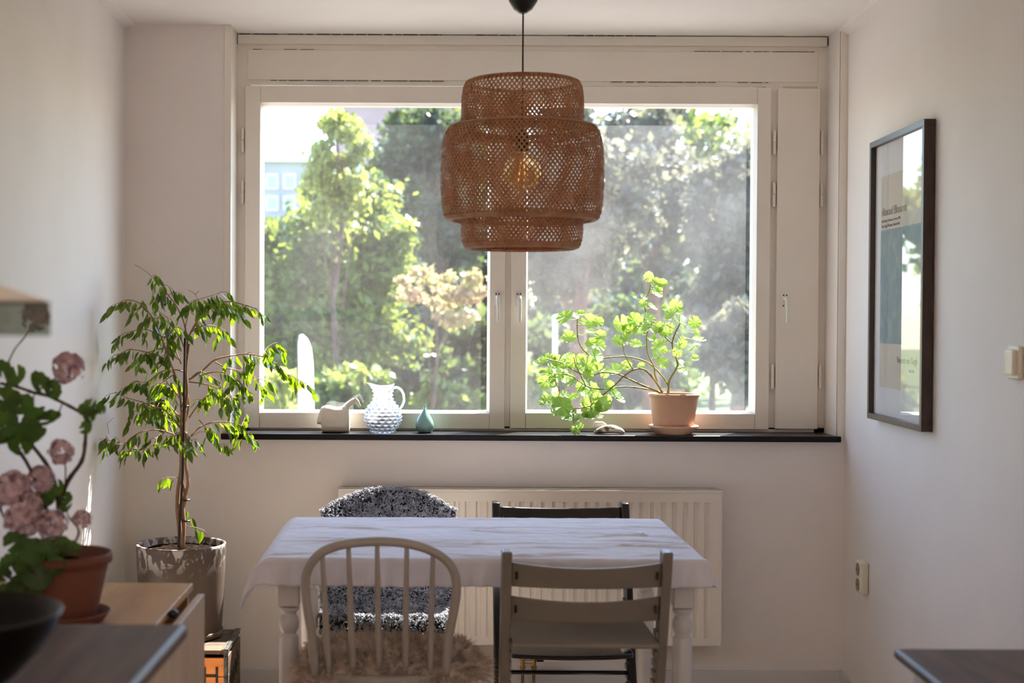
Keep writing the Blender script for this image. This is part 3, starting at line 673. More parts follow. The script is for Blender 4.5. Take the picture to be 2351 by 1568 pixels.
def weave(name, prof, count, slope, wd, parent, rref, m=RATTAN, phase=0):
    P = arc_profile(prof); n = len(P); S = [0]
    for a, b in zip(P, P[1:]): S.append(S[-1] + math.hypot(b[0] - a[0], b[1] - a[1]))
    P_ = np.array(P); S = np.array(S)
    tr = np.gradient(P_[:, 0], S); tz = np.gradient(P_[:, 1], S)           # profile tangent
    V = []; Q = []; th = .0011
    rng = np.random.default_rng(5)
    for dr in (1, -1):
        for i in range(count):
            ph = 2 * PI * i / count + phase + rng.normal() * .0025 + dr * slope * S / rref
            cr, sr = np.cos(ph), np.sin(ph)
            off = .0008 * np.sin(S / slope * 0 + dr * PI / 2 + 2 * PI * S / .035)
            r = P_[:, 0] + off
            C = np.stack([r * cr, r * sr, P_[:, 1]], 1)
            T = np.gradient(C, axis=0); T /= np.linalg.norm(T, axis=1)[:, None]
            Nn_ = np.stack([cr * tz, sr * tz, -tr], 1); Nn_ /= np.linalg.norm(Nn_, axis=1)[:, None]
            B = np.cross(T, Nn_); B /= np.linalg.norm(B, axis=1)[:, None]
            w = wd * rng.uniform(.9, 1.1) / 2
            ring = np.stack([C - B * w + Nn_ * th / 2, C + B * w + Nn_ * th / 2, C + B * w - Nn_ * th / 2, C - B * w - Nn_ * th / 2], 1)   # n,4,3
            base = sum(len(v) for v in V) if False else weave.cnt
            V.append(ring.reshape(-1, 3)); weave.cnt += n * 4
            j = np.arange(n - 1)[:, None] * 4; k = np.arange(4)[None, :]
            q = np.stack([base + j + k, base + j + (k + 1) % 4, base + j + 4 + (k + 1) % 4, base + j + 4 + k], 2).reshape(-1, 4)
            Q.append(q)
    V = np.concatenate(V) + np.array([LX, LY, 0]); Q = np.concatenate(Q); weave.cnt = 0
    return raw(name, V, Q, m, parent, kind='stuff')
weave.cnt = 0
upper = [(.160, 2.108), (.170, 2.104), (.178, 2.088), (.1815, 2.06), (.1825, 2.02), (.1825, 1.945)]
lower = [(.182, 1.715), (.182, 1.655), (.179, 1.632), (.171, 1.614), (.160, 1.609)]
outer = [(.1845, 1.958), (.200, 1.972), (.214, 1.970), (.228, 1.958), (.237, 1.935), (.2415, 1.90), (.243, 1.85), (.243, 1.79), (.240, 1.74), (.235, 1.712), (.226, 1.697), (.214, 1.692), (.1845, 1.70)]
weave('upper_weave', upper, 80, .80, .0045, lamp, .1815)
weave('lower_weave', lower, 80, .80, .0045, lamp, .1815)
weave('outer_weave', outer, 102, .80, .0046, lamp, .2415, phase=.02)
def hem(prof, nm):
    def dr(i, k, q, z): return .0012 * math.sin(q * 90 + i * 2.2)
    MB().lathe(prof, (LX, LY, 0), 240, cap=False, dr=dr).build(nm, RATTAN, lamp, solid=.0015)
hem([(.166, 2.102), (.160, 2.109), (.153, 2.106), (.153, 2.098)], 'top_hem'); hem([(.176, 1.622), (.168, 1.611), (.157, 1.607), (.152, 1.613)], 'bottom_hem')
hem([(.198, 1.970), (.206, 1.974), (.214, 1.972), (.222, 1.966)], 'shoulder_hem'); hem([(.231, 1.703), (.224, 1.695), (.215, 1.691), (.207, 1.693)], 'lower_shoulder_hem')

# ------------------------------------------------------------------ dining table and cloth
TX0, TX1, TY0, TY1, TZ = -.424, .742, 3.80, 4.58, .75
tb = empty('dining_table', ((TX0 + TX1) / 2, (TY0 + TY1) / 2, 0), 'white dining table with turned legs under a pale cloth', 'table')
MB().box((TX0, TY0, TZ - .026), (TX1, TY1, TZ)).build('tabletop', WHITEW, tb, bevel=.004)
for a, b in (((TX0 + .06, TY0 + .035, TZ - .075), (TX1 - .06, TY0 + .055, TZ - .026)), ((TX0 + .06, TY1 - .055, TZ - .075), (TX1 - .06, TY1 - .035, TZ - .026)),
             ((TX0 + .03, TY0 + .05, TZ - .075), (TX0 + .05, TY1 - .05, TZ - .026)), ((TX1 - .05, TY0 + .05, TZ - .075), (TX1 - .03, TY1 - .05, TZ - .026))):
    MB().box(a, b).build('apron', WHITEW, tb)
legp = [(.024, .615), (.027, .612), (.028, .606), (.022, .600), (.019, .594), (.019, .590), (.0245, .585), (.0275, .572), (.0265, .556), (.021, .545), (.0185, .542), (.0185, .539), (.0245, .535), (.026, .528), (.027, .48), (.0265, .40), (.024, .30), (.020, .15), (.017, .07), (.021, .06), (.024, .04), (.02, .015), (.016, 0)]
for lx_ in (at(664, 1400, 3.86).x, at(1567, 1400, 3.86).x):
    for ly_ in (3.86, 4.52):
        lg = MB().box((lx_ - .028, ly_ - .028, .617), (lx_ + .028, ly_ + .028, TZ - .026)); lg.lathe(legp[::-1], (lx_, ly_, 0), 28)
        lg.build('leg', WHITEW, tb, smooth=False, bevel=.003)
OL, OR, OF, OB = .15, .078, .078, .15
def cloth_fn(u, v):
    x = TX0 - OL + u * (TX1 - TX0 + OL + OR); y = TY0 - OF + v * (TY1 - TY0 + OF + OB)
    ex = max(TX0 - x, 0); ex2 = max(x - TX1, 0); ey = max(TY0 - y, 0); ey2 = max(y - TY1, 0)
    X = min(max(x, TX0), TX1); Y_ = min(max(y, TY0), TY1)
    down = math.sqrt(ex ** 2 + ex2 ** 2 + ey ** 2 + ey2 ** 2)
    rnd = .006
    wv = .5 + .5 * noise.noise(Vector((x * 9, y * 9, 3)))
    X -= (.070 * (1 - math.exp(-ex / .055)) + (rnd if ex > 0 else 0) * min(ex / .01, 1)) * (1 + .15 * wv)
    X += (.10 * ex2 + rnd * min(ex2 / .01, 1)) + ex2 * (.22 * wv + .3 * noise.noise(Vector((y * 24, x * 10, 4))))
    Y_ -= (.06 * ey + rnd * min(ey / .01, 1)) + ey * (.30 * noise.noise(Vector((x * 11, 0, 1))) + .22 * noise.noise(Vector((x * 38, y * 12, 1))))
    Y_ += .06 * ey2 + rnd * min(ey2 / .01, 1)
    z = TZ + .005 - max(down - .003, 0) * (.93 if ex > 0 else .99)
    # corner at the right front is tucked into a soft bulge
    if ex2 > 0 and ey > 0: z += .35 * min(ex2, ey); X += .008
    top = 1 if down == 0 else .5
    z += top * (.0022 * noise.noise(Vector((x * 6, y * 16, 0))) + .0016 * noise.noise(Vector((x * 25, y * 40, 7))) + .0012)
    for (cx_, cy_, ang, ln, am) in CREASE:
        dx, dy = x - cx_, y - cy_; a = dx * math.cos(ang) + dy * math.sin(ang); b = -dx * math.sin(ang) + dy * math.cos(ang)
        b += .008 * math.sin(a * 22 + cx_ * 9)
        if abs(a) < ln and abs(b) < .02: z += am * math.exp(-(b / .005) ** 2) * (1 - (a / ln) ** 2) * top
    return (X, Y_, z)
rc = random.Random(12)
CREASE = [(rc.uniform(-.4, .75), rc.uniform(3.82, 4.55), rc.uniform(-.35, .35), rc.uniform(.07, .30), rc.uniform(.002, .0055)) for _ in range(34)]
CREASE += [(.15, 4.05, .03, .6, .004), (.2, 4.36, -.02, .6, .004), (.62, 4.0, -.1, .22, .007), (.6, 4.2, .12, .2, .006)]
cl = MB().grid(cloth_fn, 260, 170).build('tablecloth', CLOTH, smooth=True, solid=.0012, loc=((TX0 + TX1) / 2, (TY0 + TY1) / 2, TZ))
tag(cl, 'creased pale linen tablecloth lying over the white dining table', 'tablecloth')

# ------------------------------------------------------------------ spindle chair, front left
YC = 3.62
ch = empty('spindle_chair', at(876, 1550, 3.75).xy.to_3d(), 'white bow-back spindle chair with brown fleece, near left of table', 'chair')
def cp(px, py, Y=YC): return at(px, py, Y)
hoop = [(724, 1555), (716, 1460), (706, 1400), (701, 1340), (706, 1310), (722, 1284), (750, 1262), (800, 1248), (873, 1243), (935, 1248), (985, 1262), (1022, 1284), (1042, 1312), (1048, 1350), (1042, 1400), (1030, 1460), (1022, 1555)]
def yb_(py): return YC + .05 + (py - 1240) / 315 * .06 - .05
MB().tube(spline([cp(x, y, yb_(y)) for x, y in hoop], 6), .0122, 12, up=(0, 1, 0)).build('bow', CREAMW, ch, smooth=True)
for (xa_, ya_, xb_) in ((740, 1274, 756), (800, 1256, 811), (866, 1251, 870), (934, 1256, 930), (994, 1274, 987)):
    a, b = cp(xa_, ya_, yb_(ya_)), cp(xb_, 1562, yb_(1562))
    MB().tube([a + (b - a) * (k / 8) for k in range(9)], [.0062, .0068, .0074, .008, .0085, .0088, .0088, .0082, .007], 10).build('spindle', CREAMW, ch, smooth=True)
sc_ = cp(876, 1565, 3.68); SZ = .476; sx = sc_.x
seat = []
for k in range(36):
    a = 2 * PI * k / 36; ca, sa = math.cos(a), math.sin(a)
    rxx = .205 if sa < 0 else .215; seat.append((sx + rxx * math.copysign(abs(ca) ** .75, ca), 3.845 + .205 * math.copysign(abs(sa) ** .8, sa)))
MB().prism(seat, SZ - .03, SZ).build('seat', CREAMW, ch, bevel=.01, seg=3)
for sxx, syy in ((-1, -1), (1, -1), (-1, 1), (1, 1)):
    a = Vector((sx + sxx * .14, 3.845 + syy * .13, SZ - .02)); b = Vector((sx + sxx * .19, 3.845 + syy * .19, 0))
    MB().tube([a + (b - a) * (k / 6) for k in range(7)], [.012, .015, .018, .017, .018, .015, .012], 10).build('leg', CREAMW, ch, smooth=True)
# ---- long-haired brown fleece on its seat
fe = empty('fleece_seat_cover', (sx, 3.86, SZ), 'long-haired brown sheepskin draped over the seat of the spindle chair', 'sheepskin')
def fleece(u, v):
    """u,v in 0..1 -> point on the draped hide"""
    a = (u - .5) * 2; b = (v - .5) * 2
    x = a * .218 + (.055 * max(a, 0) ** 3 * max(0, 1 - (b + .1) ** 2)); y = 3.85 + b * .185
    d = max(abs(a) - .86, 0) * .22 + max(abs(b) - .9, 0) * .3
    z = SZ + .004 + .022 * (1 - a ** 4) * (1 - b ** 4) - d + .012 * noise.noise(Vector((a * 3, b * 3, 2))) - .03 * max(0, b - .2)
    return Vector((sx + x, y, z))
MB().grid(lambda u, v: fleece(u, v), 30, 24).build('hide', FUR, fe, smooth=True, solid=.006)
def strands(fn, n, L0, L1, w, bend, m, parent, name, seed, segs=3, tuft=1, grav=.6, out=.5):
    rng = np.random.default_rng(seed); V = np.zeros((n, (segs + 1) * 2, 3)); 
    k = 0; dirs = {}
    for i in range(n):
        u, v = rng.uniform(0, 1, 2)
        p = fn(u, v); e = 1e-3
        nn = (fn(min(u + e, 1), v) - fn(u - e, v)).cross(fn(u, min(v + e, 1)) - fn(u, v - e))
        nn = nn.normalized() if nn.length > 0 else Vector((0, 0, 1))
        if nn.z < -.5: nn = -nn
        # tufts: direction from low-frequency noise so neighbouring strands lie together
        q = p * 46
        d = Vector((noise.noise(q), noise.noise(q + Vector((31, 0, 0))), noise.noise(q + Vector((0, 57, 0))))) * 3.0
        side = Vector(((u - .5) * 2, (v - .5) * 1.6, 0)) * out
        d = (nn * 1.0 + d + side + Vector(rng.normal(size=3)) * .12).normalized()
        Ln = rng.uniform(L0, L1); pos = p.copy(); sd = d.cross(Vector((0, -1, .3)))
        sd = sd.normalized() if sd.length > .05 else Vector((1, 0, 0))
        for s in range(segs + 1):
            ww = w * (1 - .85 * s / segs); V[i, 2 * s] = pos - sd * ww; V[i, 2 * s + 1] = pos + sd * ww
            d = (d + Vector((0, 0, -grav * .45)) + Vector((noise.noise(pos * 90), noise.noise(pos * 90 + Vector((9, 9, 9))), 0)) * bend).normalized()
            pos = pos + d * Ln / segs
    base = np.arange(n)[:, None, None] * (segs + 1) * 2
    q = np.array([[2 * s, 2 * s + 1, 2 * s + 3, 2 * s + 2] for s in range(segs)])[None]
    return raw(name, V.reshape(-1, 3), (base + q).reshape(-1, 4), m, parent, kind='stuff')
strands(fleece, 22000, .024, .050, .0017, .5, FUR, fe, 'wool_pile', 3, out=.45)

# ------------------------------------------------------------------ shell armchair with curly sheepskin, behind the table
ac = at(890, 1400, 4.7).x
AR = empty('shell_armchair', (ac, 4.7, 0), 'white shell armchair under a curly charcoal sheepskin, behind the table', 'chair')
def shell(u, v, off=0.0, wide=1.0):
    """u -1..1 across, v 0..1 seat (front to back), 1..2 backrest (up)"""
    top = .800 - .055 * abs(u) ** 2.2
    if v <= 1:
        y = 4.47 + .36 * v + .02 * abs(u) ** 2; z = .440 - .045 * math.sin(v * PI) + .035 * abs(u) ** 3 * v - .035 * max(0, .12 - v) / .12
        x = u * .215 * (.96 + .06 * v)
    else:
        t = v - 1; y = 4.83 + .10 * t + .03 * math.sin(t * PI / 2) - .17 * abs(u) ** 2.4 * (.5 + .5 * t); z = .440 + (top - .440) * t
        x = u * (.218 + .006 * math.sin(t * PI))
        k = max(0, .15 - t) / .15; y -= .03 * k * k
    return Vector((ac + x * wide, y - off * (1 if v > 1 else 0), z + off * (1 if v <= 1 else 0)))
MB().grid(lambda a, b: shell(a * 2 - 1, b * 1.96, -.006, 1.0), 30, 40).build('shell_seat', SHELLW, AR, smooth=True, solid=.008)
for sxx, syy in ((-1, -1), (1, -1), (-1, 1), (1, 1)):
    MB().tube([(ac + sxx * .10, 4.66 + syy * .1, .42), (ac + sxx * .20, 4.66 + syy * .2, 0)], [.014, .009], 10).build('leg', PLY, AR, smooth=True)
MB().box((ac - .11, 4.55, .395), (ac + .11, 4.77, .415)).build('underframe', BLACKW, AR)
sh_ = empty('curly_sheepskin', (ac, 4.7, .45), 'curly charcoal grey sheepskin draped over the shell armchair', 'sheepskin')
def skin(u, v):
    a = u * 2 - 1; b = v * 2.0
    p = shell(a * .99, min(b, 2), .012 + .006 * noise.noise(Vector((a * 5, b * 5, 0))), 1.03)
    p.z += .012 * math.exp(-((b - .07) / .06) ** 2)
    if b < .08: p.z -= ((.08 - b) / .08) ** 1.5 * .024
    return p
MB().grid(skin, 60, 80).build('hide', CURLB, sh_, smooth=True, solid=.003)
# back side roll over the top edge
def curls(n, seed, R=.0058, r=.0017):
    rng = np.random.default_rng(seed); mb = []; Q = []; cnt = 0; sg = 5; m = 4
    for i in range(n):
        u = rng.uniform(0, 1); v = rng.uniform(0, 1.03)
        if v > .985: v = 1.0
        p = skin(u, v); e = .004
        du = skin(min(u + e, 1), v) - skin(max(u - e, 0), v); dv = skin(u, min(v + e, 1)) - skin(u, max(v - e, 0))
        nn = du.cross(dv).normalized() if du.length * dv.length > 0 else Vector((0, 0, 1))
        if v < .5 and nn.z < 0 or v >= .5 and nn.y > 0: nn = -nn
        if v > .92: nn = (nn + Vector((0, 0, 1.3 * (v - .92) / .08))).normalized()
        if v >= .995: nn = (nn * .6 + Vector((0, rng.uniform(-.9, 1.2), 1.0))).normalized(); p = p + Vector((0, rng.uniform(-.006, .014), rng.uniform(-.008, .0)))
        if u < .02 or u > .98: nn = (nn + Vector((math.copysign(1.0, u - .5), 0, 0))).normalized()
        ax = Vector(rng.normal(size=3)); t1 = (ax - nn * ax.dot(nn)).normalized(); t2 = nn.cross(t1)
        Rr = R * rng.uniform(.7, 1.35); c0 = p + nn * (.006 + rng.uniform(0, .005)); tilt = rng.uniform(.3, 1.0)
        a0 = rng.uniform(0, 6.28)
        for s in range(sg + 1):
            q = a0 + 4.4 * s / sg; cen = c0 + t1 * (Rr * math.cos(q)) + (t2 * (1 - tilt) + nn * tilt) * (Rr * math.sin(q)) + nn * (.0016 * s / sg)
            tan = (t1 * -math.sin(q) + (t2 * (1 - tilt) + nn * tilt) * math.cos(q)).normalized(); xx = tan.cross(nn)
            xx = xx.normalized() if xx.length > .01 else t2; yy = tan.cross(xx); rr_ = r * (1 - .4 * abs(s / sg - .5))
            for k in range(m): mb.append(cen + xx * (rr_ * math.cos(k * PI / 2)) + yy * (rr_ * math.sin(k * PI / 2)))
        for s in range(sg):
            for k in range(m): Q.append((cnt + s * m + k, cnt + s * m + (k + 1) % m, cnt + (s + 1) * m + (k + 1) % m, cnt + (s + 1) * m + k))
        cnt += (sg + 1) * m
    return raw('curly_pile', np.array([tuple(p) for p in mb]), np.array(Q), CURL, sh_, kind='stuff', smooth=True)
curls(11000, 4)

# ------------------------------------------------------------------ slatted chairs (adjustable, stepped sides)
def curved_slat(x0, x1, y, z0, z1, bow, th=.012, lean=0.0, dip=0.0, n=20):
    """backrest board bowing along Y by bow at its middle; dip lowers the middle of the upper edge"""
    mb = MB(); vs = []
    for i in range(n + 1):
        t = i / n; x = x0 + (x1 - x0) * t; k = 1 - (2 * t - 1) ** 2; yy = y + bow * k; zt2 = z1 - dip * k; zb2 = z0 - dip * .0 * k
        vs += [(x, yy, zb2), (x, yy + th, zb2), (x, yy + th + lean, zt2), (x, yy + lean, zt2)]
    fs = []
    for i in range(n):
        for k in range(4): fs.append((i * 4 + k, i * 4 + (k + 1) % 4, i * 4 + 4 + (k + 1) % 4, i * 4 + 4 + k))
    fs += [(0, 3, 2, 1), (n * 4, n * 4 + 1, n * 4 + 2, n * 4 + 3)]
    mb.add(vs, fs); return mb
def step_chair(name, lab, xc, half, y_top, z_top, s, m, seat_z, foot_z, mslot, group=None, rungs=True, lean_deg=20, slats=((.66, .745), (.555, .645))):
    """s=+1: the sitter faces away from the camera (+Y), s=-1: towards it"""
    e = empty(name, (xc, y_top + s * .15, 0), lab, 'chair', group)
    k = math.tan(math.radians(lean_deg))
    def yz(z): return y_top + s * (z_top - z) * k
    for sd in (-1, 1):
        x0 = xc + sd * half; x1 = x0 - sd * .026
        mb = MB(); hw = .031
        a = [(yz(z_top) - hw, z_top), (yz(z_top) + hw, z_top), (yz(0) + hw, 0), (yz(0) - hw, 0)]
        vs = [(x0, p[0], p[1]) for p in a] + [(x1, p[0], p[1]) for p in a]
        mb.add(vs, [(0, 1, 2, 3), (7, 6, 5, 4), (0, 4, 5, 1), (1, 5, 6, 2), (2, 6, 7, 3), (3, 7, 4, 0)])
        up = mb.build('upright', m, e, bevel=.005)
        st = MB(); z = .12
        while z < seat_z + .02:
            y = yz(z)
            st.box((x1 - sd * .005, y - hw + .004, z), (x1, y + hw - .004, z + .017)); z += .029
        st.build('groove_step', m, up, kind='stuff')
        # floor runner
        ya = yz(0) + s * .03; yb2 = ya - s * .44
        MB().box((x0, min(ya, yb2), 0), (x1, max(ya, yb2), .032)).build('floor_runner', m, e, bevel=.005)
    for (z0, z1) in slats:
        y = yz((z0 + z1) / 2)
        sl = curved_slat(xc - half + .026, xc + half - .026, y - .006, z0, z1, -s * .035, lean=-s * (z1 - z0) * k, dip=.010).build('back_slat', m, e, bevel=.003)
        pg = MB()
        for sd in (-1, 1):
            x = xc + sd * (half - .038); zc_ = (z0 + z1) / 2
            pg.tube([(x, y - .006 - s * .022, zc_ - .010), (x, y - .006 - s * .022, zc_ + .010)], .0034, 8)
        pg.build('fixing_slot', mslot, sl)
    # seat: trapezoid with a bowed front
    for (zz, dep, nm, wid) in ((seat_z, .34, 'seat', 0), (foot_z, .30, 'footplate', 0)):
        yb3 = yz(zz) - s * .07; poly = []
        hx = half - .027
        poly = [(xc - hx, yb3), (xc + hx, yb3)]
        front = [(xc + hx * math.cos(PI * q / 12), yb3 + s * (dep - .05 + .05 * math.sin(PI * q / 12))) for q in range(13)]
        poly += front
        if s < 0: poly = poly[::-1]
        MB().prism(poly, zz - .014, zz).build(nm, m, e, bevel=.004)
    MB().tube([(xc - half + .02, yz(.225), .225), (xc + half - .02, yz(.225), .225)], .007, 8).build('cross_rod', BLACKW, e)
    MB().box((xc - half + .02, yz(0) - s * .37 - .01, .004), (xc + half - .02, yz(0) - s * .37 + .01, .028)).build('rear_bar', m, e)
    return e
wc = at(1347, 1300, 3.70); zt1 = at(1347, 1264, 3.70).z
step_chair('slatted_chair', 'warm white slatted chair with stepped sides, near right of table', wc.x, .2215, 3.70, zt1, 1, SLATW, at(1347, 1440, 3.9).z, .22, BLACKP,
           slats=((at(1347, 1346, 3.72).z, at(1347, 1288, 3.72).z), (at(1347, 1419, 3.77).z, at(1347, 1361, 3.77).z)), lean_deg=17)
bc = at(1285, 1300, 4.90); zt2_ = at(1285, 1152, 4.90).z
step_chair('slatted_chair', 'black slatted chair with stepped sides, behind the table by the radiator', bc.x, .235, 4.90, zt2_, -1, BLACKW, .42, .325, IRON,
           slats=((zt2_ - .105, zt2_ - .018), (zt2_ - .215, zt2_ - .13)), lean_deg=20)

# ------------------------------------------------------------------ crate and big planter with the weeping fig
cy0, cy1 = 4.735, 5.06; cx1 = at(522, 1493, 4.735).x; cx0 = -1.085; CZ = at(480, 1493, 4.735).z
crate = empty('wooden_crate', ((cx0 + cx1) / 2, (cy0 + cy1) / 2, 0), 'old wooden crate with iron strapping standing under the fig planter', 'crate')
hgt = CZ
for i in range(4):
    z0 = .006 + i * (hgt - .03) / 4; z1 = z0 + (hgt - .03) / 4 - .002
    MB().box((cx0, cy0, z0), (cx1 - .002, cy0 + .012, z1)).build('front_board', CRATE, crate, bevel=.001)
    MB().box((cx1 - .012, cy0 + .012, z0), (cx1, cy1, z1)).build('side_board', CRATED, crate, bevel=.001)
MB().box((cx0, cy1 - .012, .006), (cx1 - .012, cy1, hgt - .02)).build('back_board', CRATED, crate)
MB().box((cx0, cy0 + .012, .006), (cx0 + .012, cy1 - .012, hgt - .02)).build('side_board', CRATED, crate)
n_l = 4
for i in range(n_l):
    y0 = cy0 + i * (cy1 - cy0) / n_l; y1 = y0 + (cy1 - cy0) / n_l - .004
    MB().box((cx0, y0, hgt - .014), (cx1 - .022, y1, hgt)).build('lid_board', CRATED, crate, bevel=.0012)
MB().box((cx1 - .02, cy0, hgt - .014), (cx1 - .001, cy1, hgt + .002)).build('lid_batten', CRATED, crate, bevel=.001)
iron = MB().box((cx1 - .012, cy0 - .0015, 0), (cx1 + .0015, cy0 + .0005, hgt + .0025)); iron.box((cx1 - .0005, cy0 - .0015, 0), (cx1 + .0015, cy0 + .012, hgt + .0025)); iron.box((cx1 - .014, cy0 - .001, hgt + .001), (cx1 + .0015, cy1, hgt + .0035))
ir = iron.build('corner_strap', IRON, crate)
rv = MB()
for k in range(8):
    z = .02 + k * .035; rv.lathe([(.0025, 0), (.002, .0012), (.0005, .0018)], (cx1 - .006, cy0 - .003, z), 6)
for k in range(7): rv.lathe([(.0028, 0), (.002, .0014), (.0005, .002)], (cx1 - .007, cy0 + .03 + k * .045, hgt + .0035), 6)
rv.build('rivet', IRON, ir, kind='stuff')
text('H', (cx1 - .086, cy0 - .0015, .172), (1, 0, 0), (0, 0, 1), .085, INK, crate, ext=.0006)
scr = MB(); rs = random.Random(4)
for k in range(5):
    y = cy0 + .05 + k * .045
    scr.tube([(cx1 + .001, y + .02 * math.sin(q * 1.4 + k) * .6 + q * .004, .15 + .02 * k * .6 + .028 * math.cos(q * 1.1 + k * 2)) for q in range(7)], .0022, 4)
scr.build('faded_script', INK, crate)

PX_, PY_ = at(416, 1350, 4.95).x, 4.95; PZ0 = CZ + .0035; PZ1 = at(416, 1247, 4.95).z
pot = empty('planter', (PX_, PY_, PZ0), 'large grey-brown cylindrical planter with whitish streaks, on the crate', 'planter')
H_ = PZ1 - PZ0
MB().lathe([(.11, .012), (.137, .014), (.141, .022), (.147, H_ * .4), (.152, H_ * .75), (.1555, H_ - .008), (.1555, H_ - .001), (.152, H_ + .001), (.146, H_), (.143, H_ - .008), (.14, H_ - .035), (.12, H_ - .04), (.02, H_ - .04)], (PX_, PY_, PZ0), 64).build('pot_body', CONC, pot, smooth=True)
MB().lathe([(.13, 0), (.143, .001), (.1455, .006), (.1455, .020), (.143, .022), (.141, .014), (.12, .012), (.02, .012)], (PX_, PY_, PZ0), 64).build('saucer', CONC, pot, smooth=True)
def soilfn(rad, c, z, seed):
    mb = MB(); rng = random.Random(seed); rings = 12; seg = 40; vs = [(c[0], c[1], z + .003)]
    for i in range(1, rings + 1):
        for k in range(seg):
            a = 2 * PI * k / seg; r = rad * i / rings
            vs.append((c[0] + r * math.cos(a), c[1] + r * math.sin(a), z + .006 * noise.noise(Vector((r * 60 * math.cos(a), r * 60 * math.sin(a), seed))) + rng.uniform(-.001, .002)))
    fs = [(0, 1 + k, 1 + (k + 1) % seg) for k in range(seg)]
    for i in range(rings - 1):
        for k in range(seg): fs.append((1 + i * seg + k, 1 + (i + 1) * seg + k, 1 + (i + 1) * seg + (k + 1) % seg, 1 + i * seg + (k + 1) % seg))
    return mb.add(vs, fs)
soilfn(.141, (PX_, PY_), PZ1 - .022, 3).build('soil', SOIL, pot)

fig = empty('weeping_fig', (PX_, PY_, PZ1 - .022), 'weeping fig with braided trunk and drooping leaves in the large planter', 'plant')
def fc(cx, cy, Y): return at(200 + cx / 2.179, 560 + cy / 2.179, Y)
trk = MB()
trk.tube(spline([fc(x, y, Y) for x, y, Y in ((470, 1525, 4.95), (460, 1400, 4.94), (452, 1320, 4.95), (455, 1230, 4.96), (468, 1150, 4.96), (474, 1060, 4.95), (482, 960, 4.95), (488, 860, 4.94), (500, 740, 4.95), (495, 640, 4.95), (510, 500, 4.96))], 4), [.0088 - .005 * k / 40 for k in range(41)], 9)
trk.tube(spline([fc(x, y, Y) for x, y, Y in ((478, 1525, 4.95), (484, 1400, 4.96), (478, 1300, 4.965), (496, 1240, 4.955), (505, 1190, 4.95), (494, 1100, 4.945), (498, 1000, 4.95), (492, 900, 4.96), (508, 800, 4.96), (490, 700, 4.96))], 4), [.0072 - .004 * k / 36 for k in range(37)], 9)
trk.tube(spline([fc(x, y, Y) for x, y, Y in ((474, 1520, 4.955), (470, 1360, 4.965), (492, 1270, 4.96), (472, 1170, 4.945), (468, 1040, 4.955), (470, 900, 4.95), (465, 760, 4.94), (420, 600, 4.94), (385, 500, 4.93))], 4), [.0066 - .0038 * k / 32 for k in range(33)], 9)
trk.build('trunk', BARK, fig, smooth=True)
stk = MB().tube([fc(456, 1520, 4.935), fc(478, 1150, 4.935), fc(490, 470, 4.94)], .0042, 8).build('support_stake', BLACKP, fig)
ti = MB()
for x, y in ((490, 1280), (490, 1385), (485, 810)): ti = MB(); ti.tube([fc(x - 20, y - 8, 4.93), fc(x, y, 4.925), fc(x + 24, y + 4, 4.93)], .0018, 5); ti.tube([fc(x - 18, y + 4, 4.93), fc(x + 6, y + 6, 4.925), fc(x + 22, y - 2, 4.94)], .0016, 5); ti.build('plant_tie', BLACKP, fig, kind='stuff')
